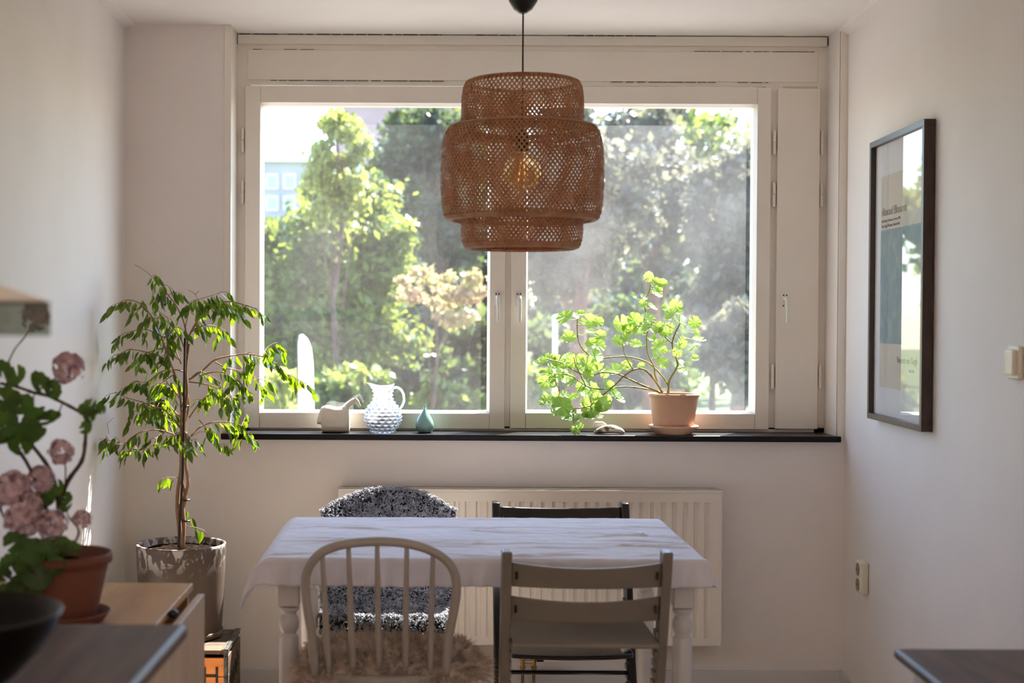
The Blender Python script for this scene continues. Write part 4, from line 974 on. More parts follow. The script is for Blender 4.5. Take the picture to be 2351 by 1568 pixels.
BR = [
 ([(465, 920), (430, 870), (385, 830), (330, 810), (270, 790), (200, 770), (140, 740)], -.16, .0035),
 ([(440, 970), (410, 900), (380, 840), (300, 850), (220, 830)], .12, .003),
 ([(430, 950), (350, 930), (260, 945), (180, 1000), (120, 990), (95, 960)], -.17, .003),
 ([(480, 760), (450, 680), (420, 600), (390, 520), (360, 440), (320, 360), (270, 300), (200, 280), (150, 300)], -.15, .004),
 ([(420, 600), (360, 560), (290, 540), (210, 530), (145, 560)], -.16, .003),
 ([(390, 520), (340, 530), (270, 560), (220, 600)], .10, .0025),
 ([(390, 470), (300, 430), (210, 440), (150, 465)], -.12, .0022),
 ([(485, 640), (440, 630), (370, 640), (300, 690), (240, 690), (190, 720)], -.10, .0028),
 ([(440, 650), (380, 690), (330, 750), (300, 800)], .08, .0024),
 ([(470, 600), (440, 520), (420, 430), (400, 370), (350, 330)], .10, .0026),
 ([(495, 600), (500, 500), (520, 440), (570, 360), (640, 300), (720, 290), (800, 310), (850, 330), (880, 375)], .12, .004),
 ([(570, 370), (620, 300), (660, 270), (690, 300), (740, 340)], -.08, .0024),
 ([(520, 440), (580, 410), (640, 410), (690, 440)], .15, .0022),
 ([(500, 470), (480, 380), (440, 300), (400, 250), (375, 210), (340, 180), (315, 155)], .02, .003),
 ([(375, 290), (372, 230), (385, 200)], .0, .0018),
 ([(490, 420), (510, 340), (530, 290), (600, 265), (650, 250)], -.1, .0022),
 ([(510, 680), (580, 630), (640, 580), (720, 560), (800, 550), (880, 565), (940, 600), (980, 645), (1040, 670), (1095, 700)], .16, .0038),
 ([(880, 565), (900, 520), (950, 495), (995, 530)], .12, .002),
 ([(560, 660), (640, 640), (700, 650), (760, 690), (800, 730)], .02, .0028),
 ([(640, 590), (700, 620), (780, 640), (850, 680), (890, 730)], .18, .0026),
 ([(510, 690), (580, 700), (650, 720), (700, 760), (730, 800)], -.10, .0028),
 ([(510, 680), (560, 640), (600, 650), (660, 690), (680, 740)], .10, .0026),
 ([(520, 960), (560, 920), (620, 895), (700, 890), (770, 910), (800, 960), (850, 985)], .12, .003),
 ([(510, 870), (560, 800), (620, 750), (670, 760), (700, 800)], .05, .0028),
 ([(560, 880), (610, 940), (660, 1000), (700, 1025)], .05, .0018),
 ([(490, 940), (515, 970), (530, 1020)], -.06, .002),
 ([(480, 940), (450, 950), (440, 990)], -.08, .002),
 ([(480, 880), (440, 840), (400, 800), (350, 790), (290, 800)], .10, .0028),
 ([(380, 940), (350, 970), (345, 1010)], -.10, .0018),
 ([(250, 950), (230, 990), (260, 1040)], -.14, .0018),
 ([(455, 1170), (400, 1168), (372, 1175)], -.03, .0016),
 ([(480, 800), (440, 740), (400, 700), (340, 700)], -.05, .0026),
 ([(500, 560), (470, 480), (430, 420), (380, 380), (310, 370)], -.06, .0028),
 ([(770, 915), (790, 870), (800, 850)], .12, .0016),
]
sp_tw = MB(); sites = []; rf = random.Random(21)
def wallclear(p):
    lim = xl(p.y) + .012
    if p.x < lim: p.x = lim + rf.uniform(0, .01)
    return p
for pts, dY, r in BR:
    n = len(pts); w = [fc(x, y, 4.95 + dY * (k / (n - 1))) for k, (x, y) in enumerate(pts)]
    s = spline(w, 6); m = len(s); s = [wallclear(p) for p in s]
    sp_tw.tube(s, [r * (1 - .75 * k / (m - 1)) for k in range(m)], 6)
    acc = 0; start = .28 if r > .002 else .15
    for k in range(1, m):
        acc += (s[k] - s[k - 1]).length
        if k / m > start and acc > .0125:
            acc = 0; d = (s[k] - s[k - 1]).normalized(); sites.append((s[k], d))
            if rf.random() < .62 and r > .0017:
                q = s[k].copy(); dd = Vector((rf.uniform(-1, 1), rf.uniform(-1, 1) * .8, rf.uniform(-.2, .6))).normalized(); ch_ = [q]
                for j in range(3):
                    dd = (dd + Vector((0, 0, -.45))).normalized(); q = wallclear(q + dd * rf.uniform(.014, .022)); ch_.append(q); sites.append((q.copy(), dd.copy()))
                sp_tw.tube(ch_, [.0011, .0009, .0008, .0006], 4)
for pts in ([(340, 180), (310, 150), (270, 120), (238, 105)], [(650, 760), (755, 500)][:0] or [(560, 290), (540, 250), (505, 230)], [(540, 255), (560, 235)], [(480, 990), (560, 940), (625, 940)], [(110, 950), (100, 900), (130, 870)]):
    sp_tw.tube([fc(x, y, 4.93) for x, y in pts], .0008, 4)
low = [(490, 1410), (540, 1418), (580, 1430), (610, 1462)]
sp_tw.tube([fc(x, y, 4.9) for x, y in low], .001, 4)
for (x, y) in ((540, 1418), (575, 1432), (400, 1165), (352, 1195), (500, 1330), (520, 1365)): sites.append((fc(x, y, 4.92), Vector((.3, 0, -1)).normalized()))
sp_tw.build('branches', TWIG, fig, smooth=True, kind='stuff')
def ficus_leaf_mesh(k):
    L_, Wd = 1.0, .40; rows = [(0, .0), (.12, .55), (.3, .95), (.5, 1.0), (.68, .78), (.84, .4), (.93, .14), (1.0, .0)]
    vs = []; fs = []
    for i, (t, w_) in enumerate(rows):
        bend = -.16 * t * t * (1 + .5 * k); cup = .10 + .04 * k
        hw = Wd / 2 * w_
        vs += [(-hw, cup * w_ * .5 + bend, -t), (0, bend - .03 * w_, -t), (hw, cup * w_ * .5 + bend, -t)]
    for i in range(len(rows) - 1):
        b = i * 3; fs += [(b, b + 1, b + 4, b + 3), (b + 1, b + 2, b + 5, b + 4)]
    me = bpy.data.meshes.new('fig_leaf'); me.from_pydata(vs, [], fs); me.materials.append(FLEAF); me.polygons.foreach_set('use_smooth', [True] * len(fs)); me.update()
    return me, vs, fs
FL = [ficus_leaf_mesh(k) for k in (0, .5, 1)]
offf = wl(fig); rf.shuffle(sites); extraV = []; extraQ = []
for i, (p, d) in enumerate(sites):
    hd = Vector((d.x, d.y, 0)) * .7 + Vector((rf.uniform(-.35, .35), rf.uniform(-.35, .35), -1.15)); hd.normalize()
    zax = -hd; yaw = rf.uniform(0, 2 * PI); xa_ = Vector((math.cos(yaw), math.sin(yaw), 0)); xa_ = (xa_ - zax * xa_.dot(zax)).normalized(); ya_ = zax.cross(xa_)
    sz = rf.uniform(.030, .052); R = Matrix((xa_, ya_, zax)).transposed()
    pp_ = p + hd * .004
    tip = pp_ + hd * sz
    if tip.x < xl(tip.y) + .004: pp_.x += xl(tip.y) + .006 - tip.x
    me, vs, fs = FL[i % 3]
    if i < 298:
        o = bpy.data.objects.new('leaf', me); COL.objects.link(o); o.parent = fig
        M4 = R.to_4x4() @ Matrix.Diagonal((sz, sz, sz, 1)); M4.translation = pp_ - offf; o.matrix_local = M4
    else:
        b = len(extraV); extraV += [tuple(pp_ + R @ (Vector(v) * sz)) for v in vs]; extraQ += [tuple(b + j for j in f) for f in fs]
if extraV: raw('small_leaves', extraV, extraQ, FLEAF, fig, kind='stuff', smooth=True)
# yellowing leaf cluster near the sill
for (x, y) in ((775, 790), (790, 800), (380, 610)):
    pass

# ------------------------------------------------------------------ things on the sill
def pot_lathe(R, r, H, c, rim=.012, m=TERRA, parent=None, th=.006):
    return MB().lathe([(.01, 0), (r - .002, 0), (r, .003), (R - .006, H - rim - .004), (R - .005, H - rim), (R - .001, H - rim + .002), (R, H - .005), (R - .002, H), (R - .006, H), (R - .009, H - .004), (R - .011, H - .02), (R - .014, H - .022), (.01, H - .022)], c, 56).build('pot_body', m, parent, smooth=True)
GY = 5.385
g0 = at(1546, 1000, GY); gx = g0.x
gpot = empty('terracotta_pot', (gx, GY, ZS), 'pale terracotta plant pot on a saucer at the right of the sill', 'flower pot')
MB().lathe([(.01, 0), (.066, 0), (.07, .003), (.0865, .024), (.0925, .026), (.094, .030), (.093, .034), (.088, .035), (.083, .030), (.068, .009), (.01, .007)], (gx, GY, ZS), 56).build('saucer', TERRA, gpot, smooth=True)
gH = at(1546, 903, GY).z - ZS - .009
pot_lathe(.0975, .0735, gH, (gx, GY, ZS + .009), rim=.013, parent=gpot)
soilfn(.086, (gx, GY), ZS + .009 + gH - .016, 9).build('soil', SOIL, gpot)

def lobed_leaf(k, rng):
    """round fan leaf with scalloped, ruffled edge; stalk joins at the origin, blade in XY, facing +Z"""
    n = 36; gap = .38; vs = [(0, 0, 0)]; fs = []
    rings = (.35, .7, 1.0); lob = 9
    for ri, rr in enumerate(rings):
        for i in range(n + 1):
            a = -PI + gap / 2 + (2 * PI - gap) * i / n; a0 = a + PI / 2
            R_ = rr * (1 + (.11 * abs(math.cos(a * lob / 2)) ** .7 - .07) * (ri == 2))
            off = .30 * (1 if a > -9 else 0)
            x = R_ * math.sin(a) ; y = R_ * math.cos(a) 
            z = (.14 + .26 * k) * rr * rr * (.7 + .3 * math.cos(a + k * 3)) + .05 * rr * math.cos(a * lob) + .09 * rr * rr * math.sin(a * 2 + k * 5)
            vs.append((x, y + .0, z))
    m = n + 1
    for i in range(n): fs.append((0, 1 + i + 1, 1 + i))
    for r_ in range(2):
        for i in range(n):
            b = 1 + r_ * m + i; fs.append((b, b + 1, b + m + 1, b + m))
    return vs, fs
LOB = [lobed_leaf(k, None) for k in (0, .4, .8, 1.2)]
def lob_meshes(m, nm):
    out = []
    for vs, fs in LOB:
        me = bpy.data.meshes.new(nm); me.from_pydata(vs, [], fs); me.materials.append(m); me.polygons.foreach_set('use_smooth', [True] * len(fs)); me.update(); out.append(me)
    return out
GM = lob_meshes(GLEAF, 'geranium_leaf'); DM = lob_meshes(DLEAF, 'dark_geranium_leaf')
def put_leaf(parent, me, p, nrm, yaw, r, squash=1.0):
    z = Vector(nrm).normalized(); x = z.cross(Vector((math.sin(yaw), .3, math.cos(yaw)))).normalized(); y = z.cross(x)
    M4 = Matrix((x, y, z)).transposed().to_4x4() @ Matrix.Diagonal((r * squash, r, r, 1)); M4.translation = Vector(p) - wl(parent)
    o = bpy.data.objects.new('leaf', me); COL.objects.link(o); o.parent = parent; o.matrix_local = M4
    return o
def geranium(parent, conv, stems, leaves, Yfun, meshes, sm, pm, scale_r, rng, facing, rads=(.0042, .0022)):
    st = MB(); S = []
    for pts, r0, r1 in stems:
        w = [conv(p[0], p[1], p[2]) for p in pts]; s = spline(w, 5); m = len(s)
        st.tube(s, [(r0 + (r1 - r0) * k / (m - 1)) * (1.18 if k % 4 == 0 else 1) for k in range(m)], 8); S += s
    st.build('stems', sm, parent, smooth=True)
    pt = MB()
    for i, (x, y, r) in enumerate(leaves):
        Y = Yfun(x, y, rng); p = conv(x, y, Y)
        q = min(S, key=lambda v: (v - p).length_squared + .4 * max(0, v.z - p.z) ** 2)
        nrm = Vector((rng.uniform(-.6, .6), -1 * rng.uniform(.35, 1.1) * facing, rng.uniform(.05, .9)))
        put_leaf(parent, meshes[i % 4], p, nrm, rng.uniform(-PI, PI), r * scale_r, rng.uniform(.8, 1.05))
        mid = (p + q) / 2 + Vector((0, .008, -.008)); pt.tube(spline([q, mid, p + Vector((0, .002, 0))], 4), [.0015] * 9, 5)
    pt.build('leaf_stalks', pm, parent, smooth=True, kind='stuff')
ger = empty('window_geranium', (gx, GY, ZS + gH - .007), 'sprawling geranium with lime green leaves growing from the sill pot', 'plant')
gc = lambda x, y, Y: at(1180 + x / 3.646, 600 + y / 3.646, Y)
ST = [([(1242, 1098, 5.385), (1180, 1000, 5.37), (1120, 930, 5.36), (1070, 900, 5.35), (1000, 910, 5.34), (920, 960, 5.33), (860, 1020, 5.32), (780, 1090, 5.30), (700, 1150, 5.29), (640, 1210, 5.28)], .0045, .0022),
      ([(1205, 1092, 5.38), (1060, 1030, 5.34), (950, 980, 5.33), (870, 945, 5.33), (745, 930, 5.34), (640, 955, 5.35), (560, 940, 5.35), (480, 900, 5.36), (400, 850, 5.36), (280, 820, 5.35)], .0038, .0018),
      ([(1225, 1096, 5.40), (1080, 1065, 5.38), (960, 1050, 5.37), (850, 1055, 5.36), (720, 1070, 5.35), (600, 1040, 5.35), (480, 960, 5.34), (350, 940, 5.33)], .0034, .0018),
      ([(1215, 1060, 5.385), (1180, 950, 5.39), (1170, 880, 5.39), (1120, 770, 5.40), (1110, 650, 5.40), (1120, 580, 5.40)], .0036, .002),
      ([(1290, 1040, 5.39), (1240, 960, 5.40), (1150, 870, 5.41), (1080, 830, 5.41), (960, 800, 5.41), (860, 800, 5.40), (740, 810, 5.40), (660, 800, 5.39), (590, 750, 5.39), (545, 680, 5.39), (530, 590, 5.39), (530, 480, 5.38)], .0036, .0022),
      ([(1290, 1100, 5.39), (1300, 1000, 5.39), (1350, 910, 5.385), (1370, 860, 5.38), (1340, 760, 5.38), (1325, 690, 5.38), (1345, 610, 5.38), (1390, 520, 5.38)], .0048, .0028),
      ([(1325, 690, 5.38), (1240, 610, 5.39), (1180, 540, 5.40), (1105, 430, 5.40), (1100, 340, 5.40), (1140, 220, 5.40), (1130, 140, 5.40)], .003, .0018),
      ([(1000, 910, 5.34), (960, 850, 5.33), (920, 760, 5.32), (910, 690, 5.32)], .002, .0013),
      ([(600, 1040, 5.35), (560, 960, 5.32), (520, 880, 5.31), (500, 800, 5.31)], .0024, .0015),
      ([(640, 1210, 5.28), (580, 1225, 5.27), (500, 1240, 5.26), (500, 1330, 5.265), (520, 1400, 5.27)], .0026, .0014),
      ([(350, 940, 5.33), (350, 1010, 5.31), (380, 1080, 5.30), (370, 1150, 5.29)], .002, .0014)]
LV = [(430, 465, 78), (505, 455, 48), (560, 440, 45), (630, 505, 65), (705, 510, 50), (460, 640, 62), (640, 590, 45), (730, 625, 55), (700, 700, 72), (640, 680, 50), (690, 790, 66), (895, 525, 75), (1010, 500, 75),
      (1100, 545, 66), (870, 670, 60), (950, 640, 56), (1020, 690, 56), (1130, 130, 45), (1190, 170, 42), (1240, 190, 48), (1200, 265, 56), (1090, 300, 35), (1000, 290, 34), (1080, 360, 38), (1160, 380, 48), (1130, 480, 62),
      (1200, 560, 64), (1270, 590, 55), (1210, 700, 70), (1310, 440, 56), (1355, 370, 55), (1390, 430, 34), (1260, 390, 34), (1510, 510, 56), (1550, 660, 60), (1520, 600, 38), (1410, 680, 52), (1520, 720, 28), (1515, 810, 36),
      (1370, 760, 42), (1410, 900, 46), (1240, 850, 60), (1300, 550, 42), (1070, 880, 40), (830, 910, 82), (940, 870, 50), (850, 1130, 82), (790, 1040, 50), (185, 850, 36), (250, 825, 38), (290, 800, 36), (370, 840, 58),
      (380, 930, 72), (440, 980, 76), (500, 840, 66), (610, 860, 72), (700, 860, 56), (290, 930, 38), (270, 1010, 60), (340, 1040, 42), (430, 1110, 42), (480, 1020, 56), (510, 1135, 42), (280, 1165, 58), (400, 1215, 86),
      (650, 1230, 100), (740, 1200, 74), (660, 1090, 80), (590, 1030, 56), (500, 1320, 60), (430, 1300, 44), (505, 1415, 48), (560, 1375, 28), (620, 950, 48), (320, 880, 44), (560, 1050, 44), (450, 790, 44), (340, 800, 34),
      (240, 930, 30), (230, 1000, 34), (330, 980, 50), (420, 900, 46), (540, 900, 44), (560, 820, 48), (660, 900, 44), (600, 1110, 50), (690, 1150, 56), (600, 1180, 52), (700, 1280, 52), (620, 1300, 54), (460, 1160, 44), (360, 1130, 40), (240, 1180, 34), (330, 1260, 40), (480, 1260, 46), (780, 1160, 44), (890, 1160, 44), (760, 940, 40), (990, 570, 50), (1060, 590, 46), (1160, 640, 40), (1180, 780, 40), (1240, 740, 44), (1210, 230, 36), (940, 560, 40)]
rg = random.Random(31)
def gyf(x, y, r): return (5.285 + r.uniform(-.02, .02)) if y > 1180 else (5.37 + r.uniform(-.055, .05) if x < 900 else 5.39 + r.uniform(-.05, .04))
geranium(ger, gc, ST, LV, gyf, GM, GSTEM, PETI, 1 / 3.646 * 5.38 / F, rg, 1)

# ceramic horse
hc = lambda x, y: at(680 + x / 6.187, 840 + y / 6.187, 5.40)
hb = hc(560, 965)
hz0 = hb.z
ho = MB()
body = [(294, 800, 848, .006), (310, 735, 850, .010), (335, 650, 852, .017), (362, 606, 862, .024), (372, 598, 968, .027), (420, 580, 968, .031), (480, 582, 968, .033), (560, 603, 968, .033), (630, 603, 968, .032), (700, 590, 968, .029), (735, 600, 967, .024), (756, 640, 966, .017), (764, 720, 905, .008)]
ring = []
nseg = 18
for (x, y0, y1, t) in body:
    a, b = hc(x, y0), hc(x, y1); zc_ = (a.z + b.z) / 2; hh = (a.z - b.z) / 2
    for k in range(nseg):
        q = 2 * PI * k / nseg; cc, ss = math.cos(q), math.sin(q)
        flare = 1 + .18 * max(0, -ss)
        ring.append((a.x, 5.40 + t * math.copysign(abs(cc) ** .8, cc) * flare, zc_ + hh * math.copysign(abs(ss) ** .6, ss)))
nb = len(body)
ho.add(ring, [(i * nseg + k, i * nseg + (k + 1) % nseg, (i + 1) * nseg + (k + 1) % nseg, (i + 1) * nseg + k) for i in range(nb - 1) for k in range(nseg)] + [tuple(range(nseg))[::-1], tuple(range((nb - 1) * nseg, nb * nseg))])
nk = [(690, 680, .018, .03), (700, 620, .015, .024), (740, 575, .012, .016), (780, 540, .010, .011), (820, 515, .009, .0095), (850, 505, .008, .0085), (868, 530, .0075, .0085), (888, 575, .006, .006), (902, 604, .0055, .0055), (906, 614, .003, .003)]
ho.tube([hc(a[0], a[1]) for a in nk], [(a[2], a[3]) for a in nk], 14, up=(0, 1, 0))
for s in (-.004, .004):
    e0 = hc(845, 492); ho.tube([e0 + Vector((0, s, 0)), e0 + Vector((-.001, s * 1.4, .006)), e0 + Vector((.001, s * 1.5, .011))], [.003, .0026, .0006], 6)
# sink its foot onto the sill
for i, v in enumerate(ho.v): ho.v[i] = Vector((v[0], v[1], max(v[2] - (hz0 - ZS), ZS + .0002)))
hobj = ho.build('horse_figurine', CERAM, smooth=True, loc=(hb.x, 5.40, ZS))
rmd = hobj.modifiers.new('fuse', 'REMESH'); rmd.mode = 'VOXEL'; rmd.voxel_size = .0016; rmd.use_smooth_shade = True
smd = hobj.modifiers.new('smooth', 'SMOOTH'); smd.iterations = 14
tag(hobj, 'cream ceramic horse figurine on the sill beside the glass jug', 'figurine')

# hobnail glass jug
jc = at(879, 990, 5.40); jx, jy = jc.x, 5.40
jug = empty('glass_jug', (jx, jy, ZS), 'clear hobnail glass jug standing on the window sill', 'jug')
sc_j = 5.40 / F
prof_j = [(26, 0), (29, 1), (28, 5), (32, 10), (38, 18), (41.5, 28), (42, 38), (40, 48), (35, 58), (29, 66), (23.5, 73), (21, 80), (20.5, 88), (21.5, 96), (24, 103), (27, 109)]
def smoothp(p, k=5):
    v = spline([Vector((a, b, 0)) for a, b in p], k); return [(q.x * sc_j, q.y * sc_j) for q in v]
pj = smoothp(prof_j, 7); npj = len(pj); NS = 176
def jdr(i, k, q, z):
    if i < 6 or i > npj - 10: nubs = 0
    else:
        row = z / .0135; cnt = 16; ph = q / (2 * PI) * cnt + (.5 if int(row) % 2 else 0)
        nubs = .0068 * max(0, math.sin(PI * (row % 1))) ** 1.5 * max(0, math.sin(PI * (ph % 1))) ** 1.5 - .001
    t = max(0, (i - (npj - 22)) / 22)   # spout towards -X
    sp = t * t * .020 * max(0, math.cos(q - PI)) ** 5
    return nubs + sp
def spz(i, q): 
    return 0
jm = MB(); vs = []
for i, (r, z) in enumerate(pj):
    for k in range(NS):
        q = 2 * PI * k / NS; rr_ = r + jdr(i, k, q, z); t = max(0, (i - (npj - 22)) / 22)
        zz = z + t * t * (.010 * max(0, math.cos(q - PI)) ** 3 + .006 * max(0, math.cos(q)) ** 2 - .004 * abs(math.sin(q)))
        vs.append((jx + rr_ * math.cos(q), jy + rr_ * math.sin(q), ZS + .0005 + zz))
# inner wall
inn = []
for i in range(npj - 1, 5, -2):
    r, z = pj[i]
    for k in range(NS):
        q = 2 * PI * k / NS; t = max(0, (i - (npj - 22)) / 22); rr_ = r - .0028 + t * t * .020 * max(0, math.cos(q - PI)) ** 5
        zz = z + t * t * (.010 * max(0, math.cos(q - PI)) ** 3 + .006 * max(0, math.cos(q)) ** 2 - .004 * abs(math.sin(q)))
        inn.append((jx + rr_ * math.cos(q), jy + rr_ * math.sin(q), ZS + .0005 + zz))
vs += inn; rows = len(vs) // NS
jm.add(vs, [(i * NS + k, i * NS + (k + 1) % NS, (i + 1) * NS + (k + 1) % NS, (i + 1) * NS + k) for i in range(rows - 1) for k in range(NS)] + [tuple(range(NS))[::-1], tuple(range((rows - 1) * NS, rows * NS))])
jm.build('jug_body', JUGG, jug, smooth=True)
hcj = lambda x, y: at(680 + x / 6.187, 840 + y / 6.187, 5.40)
MB().tube(spline([hcj(x, y) for x, y in ((1345, 350), (1385, 315), (1430, 305), (1490, 340), (1525, 410), (1530, 500), (1495, 580), (1440, 640))], 5), [(.006, .0045)] * 36, 12).build('handle', JUGG, jug, smooth=True)

# teal pear
tc_ = at(975, 990, 5.40)
pear = empty('teal_pear', (tc_.x, 5.40, ZS), 'glossy teal ceramic pear on the sill right of the jug', 'ornament')
sj = 5.40 / F
pp2 = spline([Vector((a, b, 0)) for a, b in ((0.5, 0), (12, .3), (18, 4), (20.8, 12), (20.5, 21), (17.5, 30), (12.5, 39), (7, 47), (2.6, 54), (.6, 57.5))], 5)
MB().lathe([(v.x * sj, v.y * sj) for v in pp2], (tc_.x, 5.40, ZS), 40).build('pear_body', TEAL, pear, smooth=True)
MB().tube([(tc_.x, 5.40, ZS + 55 * sj), (tc_.x + .0006, 5.40, ZS + 60 * sj), (tc_.x - .0006, 5.40, ZS + 64 * sj)], [.0013, .001, .0013], 6).build('stem', INK, pear)

# weathered shell
shc = at(1398, 992, 5.35)
sh = empty('sea_shell', (shc.x, 5.36, ZS), 'weathered brown and white oyster shell lying on the sill', 'shell')
def blob(prof, m, name, seed, wY, par):
    vs = []; fs = []; ns = 14
    for (x, zc_, hh, yy) in prof:
        for k in range(ns):
            q = 2 * PI * k / ns; nz_ = 1 + .35 * noise.noise(Vector((x * .3, q * 1.2, seed)))
            vs.append((shc.x + x * sj, 5.36 + (yy + wY * hh * math.cos(q) * nz_) * sj, max(ZS + .0003, ZS + (zc_ + hh * math.sin(q) * nz_) * sj)))
    n_ = len(prof)
    fs = [(i * ns + k, i * ns + (k + 1) % ns, (i + 1) * ns + (k + 1) % ns, (i + 1) * ns + k) for i in range(n_ - 1) for k in range(ns)] + [tuple(range(ns))[::-1], tuple(range((n_ - 1) * ns, n_ * ns))]
    mb = MB(); mb.add(vs, fs); return mb.build(name, m, par, smooth=True, sub=1)
blob([(-35, 4, 2.5, 0), (-28, 6, 6, 0), (-18, 9, 9, 0), (-7, 12, 10, 0), (4, 13, 10, 0), (15, 12, 9, 0), (25, 9, 8, 0), (32, 6, 6.5, 0), (37, 4, 2.5, 0)], SHELLM, 'shell_body', 2.0, 1.5, sh)
blob([(-36, 16, 3, 8), (-30, 22, 8, 8), (-22, 20, 8, 9), (-14, 21, 9, 9), (-6, 17, 8, 9), (2, 12, 5, 3)], SHELLP, 'shell_flap', 7.0, .5, sh)

# ------------------------------------------------------------------ plywood cabinet, potted geranium, foreground table and bowl
KZ = .76; kx1 = at(443, 1343, 3.41).x; kyb = 3.41; kyf = 2.52
kx0 = xl(kyf) + .015
cab = empty('plywood_cabinet', ((kx0 + kx1) / 2, 3.0, 0), 'low plywood cabinet with a pale front panel along the left wall', 'cabinet')
MB().box((kx0, kyf, KZ - .018), (kx1, kyb, KZ)).build('top_panel', PLY, cab, bevel=.002)
MB().box((kx0, kyf, .02), (kx1 - .01, kyf + .018, KZ - .018)).build('end_panel', PLY, cab); MB().box((kx0, kyb - .018, .02), (kx1 - .01, kyb, KZ - .018)).build('end_panel', PLY, cab)
MB().box((kx0, kyf, 0), (kx1 - .02, kyb, .02)).build('bottom_panel', PLY, cab)
dx1 = at(470, 1370, 3.36).x
dr_ = MB().box((dx1 - .017, kyf, .03), (dx1, 3.36, KZ - .016)).build('front_panel', PLYP, cab, bevel=.0015)
kn = at(430, 1396, 3.08); MB().lathe([(.002, 0), (.0085, .001), (.012, .007), (.0115, .012), (.006, .017), (.001, .018)], (kx1 + .012, kn.y, KZ - .014), 16).build('latch_knob', BLACKP, dr_, smooth=True)
MB().box((kx1 + .004, 2.86, KZ - .03), (kx1 + .018, 2.90, KZ - .010)).build('catch', INK, dr_, bevel=.002)

fY = 2.96; fx_ = at(142, 1350, fY).x
fp = empty('terracotta_pot', (fx_, fY, KZ), 'dark terracotta pot on a saucer on the plywood cabinet', 'flower pot')
MB().lathe([(.01, 0), (.078, 0), (.086, .004), (.098, .022), (.1, .025), (.097, .026), (.083, .008), (.01, .006)], (fx_, fY, KZ), 48).build('saucer', TERRAD, fp, smooth=True)
fH = at(142, 1268, fY).z - KZ - .006
MB().lathe([(.01, 0), (.068, 0), (.070, .003), (.0945, fH - .03), (.095, fH - .022), (.103, fH - .020), (.1045, fH - .006), (.102, fH), (.097, fH), (.093, fH - .006), (.088, fH - .025), (.01, fH - .027)], (fx_, fY, KZ + .006), 48).build('pot_body', TERRAD, fp, smooth=True)
soilfn(.088, (fx_, fY), KZ + fH - .018, 5).build('soil', SOIL, fp)
pg_ = empty('pink_geranium', (fx_, fY, KZ + fH - .018), 'blurred geranium with pale pink flower heads in the dark terracotta pot', 'plant')
ic = lambda x, y, Y: at(x, y, Y)
ST2 = [([(135, 1275, 2.96), (130, 1220, 2.96), (134, 1167, 2.96), (156, 1105, 2.95), (188, 1058, 2.94), (196, 1011, 2.94), (200, 960, 2.94), (215, 935, 2.93)], .006, .003),
       ([(140, 1275, 2.97), (135, 1180, 2.97), (127, 1112, 2.96), (109, 1069, 2.96), (65, 1011, 2.96), (20, 950, 2.96), (-20, 900, 2.96)], .0055, .0032),
       ([(128, 1275, 2.95), (110, 1180, 2.94), (69, 1076, 2.93), (22, 1004, 2.93), (-20, 940, 2.93)], .005, .003),
       ([(200, 955, 2.94), (153, 929, 2.94), (110, 909, 2.94), (76, 901, 2.94), (38, 888, 2.95), (0, 880, 2.96)], .0035, .003),
       ([(150, 1270, 2.93), (175, 1240, 2.92), (180, 1215, 2.92), (160, 1190, 2.92)], .003, .002),
       ([(125, 1275, 2.91), (90, 1280, 2.87), (70, 1330, 2.85), (55, 1380, 2.85)], .003, .002),
       ([(20, 830, 2.95), (35, 800, 2.95), (60, 770, 2.95), (70, 750, 2.95)], .0016, .0013), ([(80, 905, 2.94), (110, 880, 2.94), (150, 855, 2.94)], .0018, .0014),
       ([(20, 960, 2.96), (15, 900, 2.95), (20, 830, 2.95)], .002, .0015), ([(100, 1150, 2.94), (60, 1160, 2.92), (40, 1140, 2.92)], .0016, .0013), ([(150, 1105, 2.95), (150, 1070, 2.95), (142, 1045, 2.95)], .0016, .0013),
       ([(-10, 1120, 2.9), (5, 1180, 2.9), (20, 1190, 2.9)], .003, .002)]
LV2 = [(5, 850, 30), (40, 865, 28), (90, 880, 30), (120, 895, 22), (10, 920, 40), (50, 930, 30), (85, 960, 34), (115, 965, 30), (70, 985, 30), (15, 975, 38), (45, 1015, 36), (10, 1010, 30), (85, 1000, 26), (200, 980, 20), (205, 935, 20), (225, 945, 18), (190, 940, 14),
       (205, 955, 18), (235, 940, 12), (150, 1145, 20), (105, 1140, 26), (150, 1165, 22), (135, 1120, 20), (90, 1150, 22), (75, 1265, 36), (110, 1262, 28), (140, 1255, 26), (165, 1262, 22), (60, 1300, 34), (85, 1320, 36), (50, 1350, 34), (75, 1370, 26), (35, 1245, 28), (10, 1375, 34), (20, 1290, 22), (130, 1300, 22), (5, 1320, 22)]
rg2 = random.Random(8)
geranium(pg_, ic, ST2, LV2, lambda x, y, r: (2.90 if y < 1230 else 2.845) + r.uniform(-.015, .05) * (1 if y < 1230 else .4), DM, DSTEM, DSTEM, fY / F * .98, rg2, 1)
